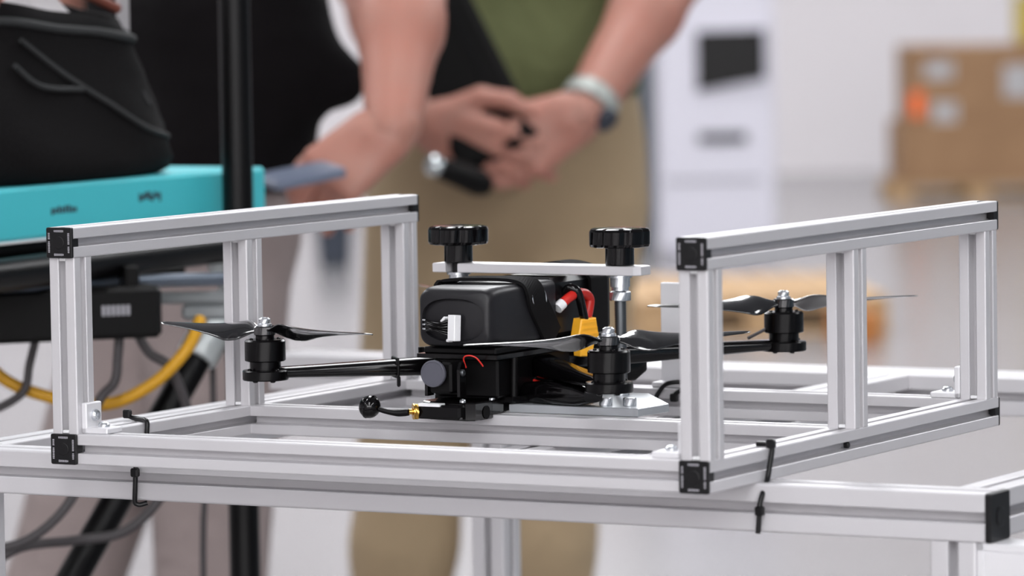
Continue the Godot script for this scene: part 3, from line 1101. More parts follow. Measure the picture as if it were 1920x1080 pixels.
func strap(called: String, label: String, pts: Array, width: float, ring: bool) -> void:
	var t := jthing(called, label, "strap", pts[0])
	var path := []
	for p in pts: path.append(m(p.x, p.y, p.z))
	path = smooth_path(path, 5)
	var rings := []
	for i in path.size():
		var tg: Vector3 = (path[mini(i + 1, path.size() - 1)] - path[maxi(i - 1, 0)]).normalized()
		var side := Vector3.FORWARD
		side = (side - tg * side.dot(tg)).normalized()
		var nrm := side.cross(tg)
		var r := PackedVector3Array()
		for v in [Vector2(-0.5, -1), Vector2(-0.5, 1), Vector2(0.5, 1), Vector2(0.5, -1)]:
			r.append(path[i] + side * v.x * width * 0.001 + nrm * v.y * 0.0011)
		if (r[0] - path[i]).cross(r[1] - path[i]).dot(tg) < 0: r.reverse()
		rings.append(r)
	var st := new_st()
	loft(st, rings, false)
	part("webbing", st, M.web, t)
	if ring:
		var s2 := new_st()
		for s in [-1, 1]:
			tube(s2, smooth_path([m(221.0, 99.5, 262 + s * 9), m(221.8, 95, 262.6 + s * 9.6), m(221.2, 91, 264 + s * 8.5)], 4), 0.0008, 6)
		tube(s2, [m(221.2, 91, 255.5), m(221.2, 90.5, 272.5)], 0.0008, 6)
		part("ring", s2, M.steel, t, "bright metal ring")

# flat cable tie along a path, with its head at one of the points
func tie(called: String, label: String, runs: Array, heads: Array) -> void:
	var t := jthing(called, label, "cable tie", runs[0][0], "")
	for run in runs:
		var path := []
		for p in run: path.append(m(p.x, p.y, p.z))
		var st := new_st()
		tube(st, smooth_path(path, 4), 0.0017, 8)
		part("strap", st, M.tie, t)
	for h in heads:
		var s2 := new_st()
		box(s2, m(h.x, h.y, h.z), Vector3(5.6, 5.8, 4.6) * 0.001, 0.0009, Transform3D())
		part("head", s2, M.tie, t)

func ties() -> void:
	tie("cable_tie", "black cable tie hanging down the bench beam below the left gate", [[Vector3(25, 2, 63), Vector3(24.8, -8, 61.8), Vector3(24.0, -22, 61.8), Vector3(23.2, -30.5, 62.3), Vector3(24, -32.2, 63)], [Vector3(23.6, -32.0, 63), Vector3(26, -32.8, 64), Vector3(30, -31.6, 67)]], [Vector3(24.6, -11.0, 61.2)])
	tie("cable_tie", "black cable tie looped over the left gate's bottom rail with its tail up", [[Vector3(-2.5, 24, 92), Vector3(3, 22.0, 92), Vector3(12, 21.6, 88), Vector3(19, 21.8, 83), Vector3(21.8, 19.8, 81), Vector3(22.0, 12, 80), Vector3(22.0, 2, 80)]], [Vector3(-1.5, 24.4, 92)])
	tie("cable_tie", "long black cable tie on the outer face of the right gate's bottom rail", [[Vector3(470, 21.6, 90), Vector3(478, 21.8, 88), Vector3(482.6, 20.6, 85), Vector3(483.2, 11, 80.5), Vector3(483.4, 0.5, 75.6), Vector3(485.5, -6, 65), Vector3(485, -12, 62.0), Vector3(484.8, -17, 61.8)], [Vector3(484.8, -17, 61.8), Vector3(483.4, -30.4, 62.0)]], [Vector3(481.5, 22.6, 85.7), Vector3(485, -16.5, 61.5)])
	tie("cable_tie", "black cable tie with a curled tail on the rear cross rail", [[Vector3(224, 8, 422.6), Vector3(227, 13, 422.2), Vector3(231, 18.5, 421.6), Vector3(236, 23.4, 421.6), Vector3(244, 25.0, 424), Vector3(252, 24.0, 430)], [Vector3(241, 12, 421.4), Vector3(244, 17, 421.2), Vector3(249, 20, 421.4)]], [Vector3(242.5, 14, 421.2)])

# =====================================================================
# pipe rack on the left with tray, bag, box and cables
# =====================================================================
func pipe(called: String, a: Vector3, b: Vector3, parent: Node, r := 0.0135, mt: Material = null) -> void:
	var st := new_st()
	tube(st, [a, b], r, 18)
	part(called, st, mt if mt else M.pipe, parent)

func joint(at: Vector3, dir: Vector3, parent: Node, l := 0.05, r := 0.0175) -> void:
	var st := new_st()
	var d := dir.normalized()
	tube(st, [at - d * l * 0.5, at - d * l * 0.46, at + d * l * 0.46, at + d * l * 0.5], [r * 0.9, r, r, r * 0.9], 18)
	tube(st, [at + d * l * 0.3, at + d * l * 0.34, at + d * l * 0.42, at + d * l * 0.46], [r, r * 1.18, r * 1.18, r], 18)
	part("joint", st, M.tee, parent)

func rack() -> void:
	var B := Vector3(-0.30, 0, -3.85)
	var t := thing("pipe_rack", "black pipe rack with chrome joints behind the left gate", "rack", Transform3D(Basis(), B))
	var f := func(x: float, y: float, z: float) -> Vector3: return Vector3(x, y, z) - B
	# upright at the front right corner, and the others of the rack out of sight
	pipe("upright", f.call(-0.2368, 0.04, -3.893), f.call(-0.2368, 1.62, -3.893), t)
	pipe("upright", f.call(-0.49, 0.04, -3.40), f.call(-0.49, 1.62, -3.40), t)
	pipe("upright", f.call(-0.80, 0.04, -4.24), f.call(-0.80, 1.62, -4.24), t)
	for p in [[-0.2368, -3.893], [-0.49, -3.40], [-0.80, -4.24]]:
		var sf := new_st()
		lathe(sf, [Vector2(0.03, 0), Vector2(0.03, 0.012), Vector2(0.016, 0.04)], 18, Transform3D(Basis(), f.call(p[0], 0, p[1])))
		part("foot", sf, M.pipe, t)
	pipe("shelf_rail", f.call(-0.49, 1.022, -3.40), f.call(-0.2368, 1.026, -3.893), t)
	pipe("shelf_rail", f.call(-0.80, 1.024, -4.24), f.call(-0.25, 1.024, -3.94), t)
	pipe("shelf_rail", f.call(-0.49, 1.022, -3.40), f.call(-0.80, 1.024, -4.24), t)
	pipe("lower_rail", f.call(-0.46, 1.012, -3.60), f.call(-0.232, 1.003, -3.80), t, 0.0058, M.rail_metal)
	pipe("brace", f.call(-0.25, 0.972, -3.905), f.call(-0.62, 0.33, -3.60), t)
	joint(f.call(-0.252, 1.022, -3.90), Vector3(0, 1, 0.05), t, 0.038, 0.0125)
	joint(f.call(-0.4275, 1.022, -3.58), Vector3(0, 1, 0), t, 0.036, 0.0125)
	joint(f.call(-0.262, 0.952, -3.893), Vector3(0.36, 0.64, -0.3), t, 0.058, 0.0185)
	joint(f.call(-0.243, 0.984, -3.90), Vector3(0.2, 1, 0), t, 0.03, 0.0135)
	var sb := new_st()
	box(sb, f.call(-0.272, 0.986, -3.82), Vector3(0.062, 0.010, 0.012), 0.002)
	box(sb, f.call(-0.262, 0.974, -3.82), Vector3(0.040, 0.014, 0.012), 0.003)
	part("clamp_block", sb, M.block_metal, t)
	# shelf board
	var ss := new_st()
	var sh := PackedVector2Array([Vector2(-0.485, 3.47), Vector2(-0.256, 3.905), Vector2(-0.79, 4.21)])
	var loc := PackedVector2Array()
	for v in sh: loc.append(Vector2(v.x - B.x, v.y + B.z))
	prism(ss, loc, 0.006, Transform3D(Basis(Vector3.RIGHT, Vector3.FORWARD, Vector3.UP), Vector3(0, 1.0385, 0)), 0.001)
	part("shelf_board", ss, M.black, t)
	var sk := new_st()
	var kd := Vector3(0.458, 0, -0.889)
	box(sk, Vector3(0.27, 0, -0.05), Vector3(0.50, 0.046, 0.012), 0.002, Transform3D(Basis(kd, Vector3.UP, kd.cross(Vector3.UP)), f.call(-0.485, 1.0145, -3.455)))
	part("shelf_apron", sk, M.black, t)

	# tray: long side runs along the rack's right face
	var a := Vector3(-0.485, 1.0455, -3.455)
	var e := Vector3(-0.2165, 1.0455, -3.976)
	var dir := (e - a).normalized()
	var tx := Transform3D(Basis(dir, Vector3.UP, dir.cross(Vector3.UP)), a)
	var L := a.distance_to(e)
	var tr := thing("flat_case", "flat turquoise plastic case lying on the black pipe rack", "case", tx)
	var st := new_st()
	box(st, Vector3(L / 2, 0.0235, -0.11), Vector3(L, 0.043, 0.22), 0.003)
	part("shell", st, M.teal, tr)
	var rim := new_st()
	box(rim, Vector3(L / 2, 0.001, -0.11), Vector3(L + 0.002, 0.002, 0.222), 0.0005)
	part("base_strip", rim, M.white, tr, "pale strip along the bottom edge")
	var pr := new_st()
	var rng := RandomNumberGenerator.new()
	rng.seed = 3
	for k in 9: box(pr, Vector3(0.375 + k * 0.004, 0.028 + rng.randf_range(-0.0015, 0.0015), 0.0), Vector3(0.003, rng.randf_range(0.004, 0.008), 0.0006), 0.0, Transform3D())
	part("print", pr, M.navy, tr, "small dark lettering on the side")
	pr = new_st()
	for k in 8: box(pr, Vector3(0.24 + k * 0.005, 0.024 + rng.randf_range(-0.0015, 0.0015), 0.0), Vector3(0.0034, rng.randf_range(0.004, 0.007), 0.0006), 0.0, Transform3D())
	part("print", pr, M.navy, tr, "small dark lettering on the side")
	bag()
	# black power box under the shelf
	var px := Transform3D(Basis(Vector3.UP, 0.35), Vector3(-0.400, 0.962, -3.70))
	var pb := thing("power_box", "flat black power box with a pale label under the rack shelf", "box", px)
	var s3 := new_st()
	box(s3, Vector3(0, 0.0215, 0), Vector3(0.205, 0.043, 0.09), 0.004)
	part("case", s3, M.black, pb)
	var s4 := new_st()
	for k in 6: box(s4, Vector3(0.052 + k * 0.0042, 0.024, 0.0452), Vector3(0.0028, 0.0085, 0.0006))
	part("label", s4, M.print, pb, "pale grey lettering")
	for s in [-1, 1]:
		var s5 := new_st()
		box(s5, Vector3(s * 0.08, 0.05, 0), Vector3(0.012, 0.018, 0.07), 0.001)
		part("hanger", s5, M.black, pb)
	# cables
	cable("yellow_cable", "thick yellow cable drooping in a loop below the black power box", M.cable_yellow, 0.0052, [Vector3(-0.455, 0.968, -3.73), Vector3(-0.428, 0.928, -3.735), Vector3(-0.385, 0.9095, -3.736), Vector3(-0.34, 0.9035, -3.735), Vector3(-0.30, 0.921, -3.736), Vector3(-0.272, 0.949, -3.74), Vector3(-0.262, 0.972, -3.76)])
	cable("grey_cable", "thin dark grey cable hanging left of the front left post", M.cable_grey, 0.0036, [Vector3(-0.395, 0.966, -3.72), Vector3(-0.402, 0.94, -3.72), Vector3(-0.409, 0.915, -3.72), Vector3(-0.44, 0.898, -3.72)])
	cable("grey_cable", "pair of dark grey cables hanging behind the yellow cable's bend", M.cable_grey, 0.004, [Vector3(-0.325, 0.966, -3.70), Vector3(-0.327, 0.945, -3.70), Vector3(-0.330, 0.925, -3.70), Vector3(-0.345, 0.905, -3.70), Vector3(-0.36, 0.84, -3.68), Vector3(-0.40, 0.80, -3.66), Vector3(-0.46, 0.79, -3.64)])
	cable("grey_cable", "dark grey cable slanting down to the right beside the chrome brace joint", M.cable_grey, 0.0042, [Vector3(-0.318, 0.968, -3.75), Vector3(-0.305, 0.945, -3.75), Vector3(-0.285, 0.928, -3.75), Vector3(-0.272, 0.87, -3.76), Vector3(-0.30, 0.82, -3.75), Vector3(-0.33, 0.795, -3.74), Vector3(-0.37, 0.79, -3.73), Vector3(-0.42, 0.785, -3.70), Vector3(-0.47, 0.74, -3.70)])
	cable("grey_cable", "thin grey cable hanging near the foot of the black upright pipe", M.cable_grey, 0.0028, [Vector3(-0.262, 0.95, -3.90), Vector3(-0.262, 0.84, -3.88), Vector3(-0.270, 0.79, -3.86), Vector3(-0.272, 0.60, -3.86)])

func cable(called: String, label: String, mt: Material, r: float, pts: Array) -> void:
	var o: Vector3 = pts[0]
	var st := new_st()
	tube(st, smooth_path(pts.map(func(p): return p - o), 6), r, 10)
	lone(called, st, mt, label, "cable", Transform3D(Basis(), o))

func bag() -> void:
	var dir := Vector3(0.458, 0, -0.889)
	var n := Vector3(-0.889, 0, -0.458)
	var B := Vector3(-0.485, 1.0908, -3.455) + dir * 0.305 + n * 0.072
	var t := thing("bag", "black soft fabric bag standing on the flat turquoise case", "bag", Transform3D(Basis(dir, Vector3.UP, dir.cross(Vector3.UP)), B))
	var rings := []
	# height, half length, half depth, shift along
	var S := [[0.0, 0.165, 0.060, 0.0], [0.005, 0.178, 0.068, 0.0], [0.016, 0.184, 0.071, 0.0], [0.03, 0.180, 0.070, 0.0], [0.045, 0.168, 0.068, 0.0], [0.07, 0.148, 0.062, 0.002], [0.095, 0.132, 0.057, 0.006], [0.125, 0.122, 0.052, 0.008], [0.140, 0.118, 0.05, 0.0]]
	for s in S:
		var r := PackedVector3Array()
		for j in 64:
			var a := TAU * j / 64
			var ca := cos(a)
			var sa := sin(a)
			var wob: float = 1.0 + 0.03 * sin(3.0 * a + s[0] * 40.0) * (1.0 - s[0] * 3.0) + 0.022 * sin(7.0 * a + s[0] * 70.0)
			r.append(Vector3(s[3] + signf(ca) * pow(absf(ca), 0.6) * s[1] * wob, s[0] + 0.010 * sin(a * 2.0) * s[0] / 0.14, -signf(sa) * pow(absf(sa), 0.6) * s[2] * wob))
		rings.append(r)
	# turned in at the mouth
	for q in [[0.95, 0.140], [0.93, 0.125], [0.9, 0.08]]:
		var r := PackedVector3Array()
		for v in rings[8]: r.append(Vector3(v.x * q[0], q[1] + (v.y - 0.140), v.z * q[0]))
		rings.append(r)
	var st := new_st()
	loft(st, rings, true)
	part("body", st, M.bag, t)
	var s2 := new_st()
	var path := []
	for j in 65: path.append(rings[7][j % 64] * Vector3(1.015, 1, 1.02))
	tube(s2, path, 0.0038, 8, false)
	part("rim_binding", s2, M.bagrim, t)
	# folded seams across the front
	for q in [[Vector3(-0.075, 0.118, 0.052), Vector3(-0.02, 0.088, 0.059), Vector3(0.04, 0.062, 0.065), Vector3(0.09, 0.042, 0.066), Vector3(0.14, 0.032, 0.058)], [Vector3(-0.09, 0.098, 0.055), Vector3(-0.06, 0.080, 0.061), Vector3(0.0, 0.076, 0.062)], [Vector3(0.085, 0.122, 0.040), Vector3(0.10, 0.09, 0.045), Vector3(0.12, 0.06, 0.052)]]:
		var s3 := new_st()
		tube(s3, smooth_path(q, 6), 0.0026, 6)
		part("seam", s3, M.bagrim, t)
	# handle and tag
	var s4 := new_st()
	tube(s4, smooth_path([Vector3(-0.115, 0.122, 0.046), Vector3(-0.11, 0.14, 0.046), Vector3(-0.04, 0.165, 0.02), Vector3(0.04, 0.158, 0.03), Vector3(0.10, 0.142, 0.035)], 6), 0.0045, 8)
	part("handle", s4, M.leather, t, "reddish brown handle")
	var s5 := new_st()
	box(s5, Vector3(0.132, 0.128, 0.02), Vector3(0.018, 0.05, 0.003), 0.001)
	part("tag", s5, M.tag, t, "pale hanging tag")
	var s6 := new_st()
	box(s6, Vector3(0.02, 0.128, 0.0), Vector3(0.07, 0.05, 0.05), 0.014)
	lone("folded_cloth", s6, M.tag, "pale folded cloth sticking out of the black bag's mouth", "cloth", t.transform)

# =====================================================================
# people: bodies from blended tapered capsules, meshed as surface nets
# =====================================================================
# capsules: [a, ra, b, rb, blend]; cuts: [normal, offset] keeps normal . p < offset
class Net:
	var V := PackedVector3Array()
	var N := PackedVector3Array()
	var I := PackedInt32Array()

	func add(caps: Array, cell: float, cuts := []) -> void:
		var lo := Vector3.INF
		var hi := -Vector3.INF
		for c in caps:
			var r: float = maxf(c[1], c[3]) + cell * 3.0
			lo = lo.min(c[0] - Vector3.ONE * r).min(c[2] - Vector3.ONE * r)
			hi = hi.max(c[0] + Vector3.ONE * r).max(c[2] + Vector3.ONE * r)
		var nx := int(ceil((hi.x - lo.x) / cell)) + 1
		var ny := int(ceil((hi.y - lo.y) / cell)) + 1
		var nz := int(ceil((hi.z - lo.z) / cell)) + 1
		var F := PackedFloat32Array()
		F.resize(nx * ny * nz)
		F.fill(1.0)
		for c in caps:
			var a: Vector3 = c[0]
			var b: Vector3 = c[2]
			var ra: float = c[1]
			var rb: float = c[3]
			var k: float = c[4]
			var pad: float = maxf(ra, rb) + k + cell * 2.5
			var l0 := ((a.min(b) - Vector3.ONE * pad - lo) / cell).floor()
			var h0 := ((a.max(b) + Vector3.ONE * pad - lo) / cell).ceil()
			var ab := b - a
			var inv := 1.0 / maxf(ab.length_squared(), 1e-9)
			for z in range(maxi(0, int(l0.z)), mini(nz - 1, int(h0.z)) + 1):
				for y in range(maxi(0, int(l0.y)), mini(ny - 1, int(h0.y)) + 1):
					var row := (z * ny + y) * nx
					for x in range(maxi(0, int(l0.x)), mini(nx - 1, int(h0.x)) + 1):
						var p := lo + Vector3(x, y, z) * cell
						var t := clampf((p - a).dot(ab) * inv, 0.0, 1.0)
						var d := p.distance_to(a + ab * t) - lerpf(ra, rb, t)
						var o := F[row + x]
						var h := maxf(k - absf(d - o), 0.0)
						F[row + x] = minf(d, o) - h * h * 0.25 / k
		for q in cuts:
			var n: Vector3 = q[0]
			for z in nz:
				for y in ny:
					var row := (z * ny + y) * nx
					for x in nx:
						var e: float = n.dot(lo + Vector3(x, y, z) * cell) - q[1]
						if e > F[row + x]: F[row + x] = e
		var at := PackedInt32Array()
		at.resize(nx * ny * nz)
		at.fill(-1)
		var sy := nx
		var sz := nx * ny
		for z in nz - 1:
			for y in ny - 1:
				for x in nx - 1:
					var i := z * sz + y * sy + x
					var f0 := F[i]
					if absf(f0) > cell * 2.0: continue
					var f := [f0, F[i + 1], F[i + sy], F[i + sy + 1], F[i + sz], F[i + sz + 1], F[i + sz + sy], F[i + sz + sy + 1]]
					var inside := 0
					for v in f:
						if v < 0.0: inside += 1
					if inside == 0 or inside == 8: continue
					var s := Vector3.ZERO
					var n := 0
					for e in [[0, 1], [2, 3], [4, 5], [6, 7], [0, 2], [1, 3], [4, 6], [5, 7], [0, 4], [1, 5], [2, 6], [3, 7]]:
						var u: float = f[e[0]]
						var w: float = f[e[1]]
						if (u < 0.0) != (w < 0.0):
							var t := u / (u - w)
							var pa := Vector3(e[0] & 1, (e[0] >> 1) & 1, e[0] >> 2)
							var pb := Vector3(e[1] & 1, (e[1] >> 1) & 1, e[1] >> 2)
							s += pa.lerp(pb, t)
							n += 1
					s /= n
					at[i] = V.size()
					V.append(lo + (Vector3(x, y, z) + s) * cell)
					var g := Vector3(f[1] + f[3] + f[5] + f[7] - f[0] - f[2] - f[4] - f[6], f[2] + f[3] + f[6] + f[7] - f[0] - f[1] - f[4] - f[5], f[4] + f[5] + f[6] + f[7] - f[0] - f[1] - f[2] - f[3])
					N.append(g.normalized())
		for z in range(1, nz - 1):
			for y in range(1, ny - 1):
				for x in range(1, nx - 1):
					var i := z * sz + y * sy + x
					if at[i] < 0: continue
					var neg := F[i] < 0.0
					if (F[i + 1] < 0.0) != neg: face(at[i - sy - sz], at[i - sz], at[i], at[i - sy], neg)
					if (F[i + sy] < 0.0) != neg: face(at[i - 1 - sz], at[i - 1], at[i], at[i - sz], neg)
					if (F[i + sz] < 0.0) != neg: face(at[i - 1 - sy], at[i - sy], at[i], at[i - 1], neg)

	func face(a: int, b: int, c: int, d: int, flip: bool) -> void:
		if a < 0 or b < 0 or c < 0 or d < 0: return
		if flip:
			I.append_array([a, c, b, a, d, c])
		else:
			I.append_array([a, b, c, a, c, d])

	func mesh() -> ArrayMesh:
		var arr := []
		arr.resize(Mesh.ARRAY_MAX)
		arr[Mesh.ARRAY_VERTEX] = V
		arr[Mesh.ARRAY_NORMAL] = N
		arr[Mesh.ARRAY_INDEX] = I
		var am := ArrayMesh.new()
		am.add_surface_from_arrays(Mesh.PRIMITIVE_TRIANGLES, arr)
		return am

# a hand: wrist w, direction towards the knuckles, the way the back of the hand faces, side +1 thumb along back x dir
func hand_caps(w: Vector3, dir: Vector3, back: Vector3, thumb_side: float, curl: float, spread := 0.05, thumb_open := 0.6, scale := 1.0) -> Array:
	dir = dir.normalized()
	back = (back - dir * back.dot(dir)).normalized()
	var across := dir.cross(back) * thumb_side      # towards the thumb
	var out := []
	var kn := [0.030, 0.010, -0.010, -0.029]
	var len := [[0.045, 0.026, 0.021], [0.050, 0.030, 0.022], [0.046, 0.028, 0.022], [0.036, 0.021, 0.019]]
	out.append([w - dir * 0.006, 0.026 * scale, w + dir * 0.016, 0.025 * scale, 0.02])
	for f in 4:
		var root: Vector3 = w + dir * 0.01 + across * kn[f] * 0.55 * scale
		var knuckle: Vector3 = w + dir * (0.088 - absf(kn[f] - 0.01) * 0.25) * scale + across * kn[f] * scale
		out.append([root, 0.0165 * scale, knuckle, 0.0118 * scale, 0.012])
		var p := knuckle
		var d: Vector3 = (dir + across * kn[f] * spread * 20.0).normalized()
		var c: float = curl * (0.7 + 0.12 * f)
		for s in 3:
			d = d.rotated(across.normalized() * -thumb_side, 0.0)
			d = (d * cos(c) - back * sin(c)).normalized() if s == 0 else (d * cos(c * 1.1) + d.cross(across).cross(d).normalized() * 0.0 - perp(d, back, across) * sin(c * 1.1)).normalized()
			var q: Vector3 = p + d * len[f][s] * scale
			out.append([p, [0.0104, 0.0094, 0.0084][s] * scale, q, [0.0096, 0.0086, 0.0072][s] * scale, 0.004])
			p = q
	# thumb from the side of the palm near its base
	var t0 := w + dir * 0.022 + across * 0.022 * scale
	var td := (dir * 0.75 + across * thumb_open - back * 0.2).normalized()
	var t1 := t0 + td * 0.042 * scale
	var t2 := t1 + (dir * 0.95 + across * thumb_open * 0.35 - back * 0.15).normalized() * 0.034 * scale
	var t3 := t2 + (dir - across * 0.05 - back * 0.2).normalized() * 0.026 * scale
	out.append([t0, 0.0165 * scale, t1, 0.0125 * scale, 0.01])
	out.append([t1, 0.0122 * scale, t2, 0.0108 * scale, 0.004])
	out.append([t2, 0.0110 * scale, t3, 0.0085 * scale, 0.004])
	return out

func perp(d: Vector3, back: Vector3, across: Vector3) -> Vector3:
	var n := across.normalized().cross(d).normalized()
	return n if n.dot(back) > -0.2 else -n

func head_caps(c: Vector3, face: Vector3) -> Array:
	var r := face.cross(Vector3.UP).normalized()
	return [
		[c + Vector3(0, 0.03, 0) - face * 0.02, 0.082, c + Vector3(0, 0.03, 0) + face * 0.018, 0.078, 0.03],
		[c + face * 0.02 + Vector3(0, -0.02, 0), 0.066, c + face * 0.045 + Vector3(0, -0.085, 0), 0.036, 0.03],
		[c + face * 0.09 + Vector3(0, 0.012, 0), 0.009, c + face * 0.112 + Vector3(0, -0.028, 0), 0.014, 0.012],
		[c + face * 0.082 + Vector3(0, -0.055, 0) - r * 0.018, 0.009, c + face * 0.082 + Vector3(0, -0.055, 0) + r * 0.018, 0.009, 0.006],
		[c + r * 0.078 + Vector3(0, 0.015, 0), 0.012, c + r * 0.078 + Vector3(0, -0.025, 0), 0.009, 0.006],
		[c - r * 0.078 + Vector3(0, 0.015, 0), 0.012, c - r * 0.078 + Vector3(0, -0.025, 0), 0.009, 0.006],
		[c + Vector3(0, -0.06, 0) - face * 0.02, 0.055, c + Vector3(0, -0.17, 0) - face * 0.035, 0.058, 0.03]]

func hair_caps(c: Vector3, face: Vector3) -> Array:
	return [[c + Vector3(0, 0.05, 0) - face * 0.03, 0.088, c + Vector3(0, 0.055, 0) + face * 0.012, 0.08, 0.02], [c - face * 0.045 + Vector3(0, 0.0, 0), 0.075, c - face * 0.045 + Vector3(0, -0.04, 0), 0.06, 0.02]]

func grown(caps: Array, by: float) -> Array:
	return caps.map(func(c): return [c[0], c[1] + by, c[2], c[3] + by, c[4]])

func person(called: String, label: String, B: Vector3, skin: Array, hands: Array, shirt: Array, shirt_cuts: Array, legs: Array, leg_cuts: Array, shoes: Array, head: Vector3, face: Vector3, shirt_mat: Material, leg_mat: Material) -> Node3D:
	var t := thing(called, label, "person", Transform3D(Basis(), B))
	var rel := func(caps: Array) -> Array: return caps.map(func(c): return [c[0] - B, c[1], c[2] - B, c[3], c[4]])
	var rc := func(cuts: Array) -> Array: return cuts.map(func(q): return [q[0], q[1] - q[0].dot(B)])
	var nt := Net.new()
	nt.add(rel.call(skin), 0.013)
	for h in hands: nt.add(rel.call(h), 0.004)
	nt.add(rel.call(head_caps(head, face)), 0.007)
	put("body", nt.mesh(), M.skin, t)
	var n2 := Net.new()
	n2.add(rel.call(shirt), 0.013, rc.call(shirt_cuts))
	put("shirt", n2.mesh(), shirt_mat, t)
	var n3 := Net.new()
	n3.add(rel.call(legs), 0.013, rc.call(leg_cuts))
	put("trousers", n3.mesh(), leg_mat, t)
	for s in shoes:
		var n4 := Net.new()
		n4.add(rel.call(s), 0.009, [[Vector3.DOWN, 0.0]])
		put("shoe", n4.mesh(), M.shoe, t)
	var n5 := Net.new()
	n5.add(rel.call(hair_caps(head, face)), 0.01, [])
	put("hair", n5.mesh(), M.hair, t)
	for s in [-1, 1]:
		var se := new_st()
		var eye := []
		for k in 9:
			var a := -PI / 2 + PI * k / 8
			eye.append(Vector2(maxf(0.0002, 0.0115 * cos(a)), 0.0115 * sin(a)))
		lathe(se, eye, 14, Transform3D(Basis(), head - B + face * 0.079 + face.cross(Vector3.UP).normalized() * s * 0.031 + Vector3(0, 0.012, 0)), true)
		part("eye", se, M.dark, t)
	return t

func leg_set(hip: Vector3, knee: Vector3, foot: Vector3, r: Array) -> Array:
	return [[hip, r[0], knee, r[1], 0.03], [knee, r[1], foot, r[2], 0.03]]

func shoe_caps(foot: Vector3, dir: Vector3) -> Array:
	return [[foot + Vector3(0, 0.045, 0) - dir * 0.05, 0.045, foot + Vector3(0, 0.035, 0) + dir * 0.15, 0.04, 0.02], [foot + Vector3(0, 0.09, 0) - dir * 0.03, 0.05, foot + Vector3(0, 0.05, 0) + dir * 0.02, 0.05, 0.03]]

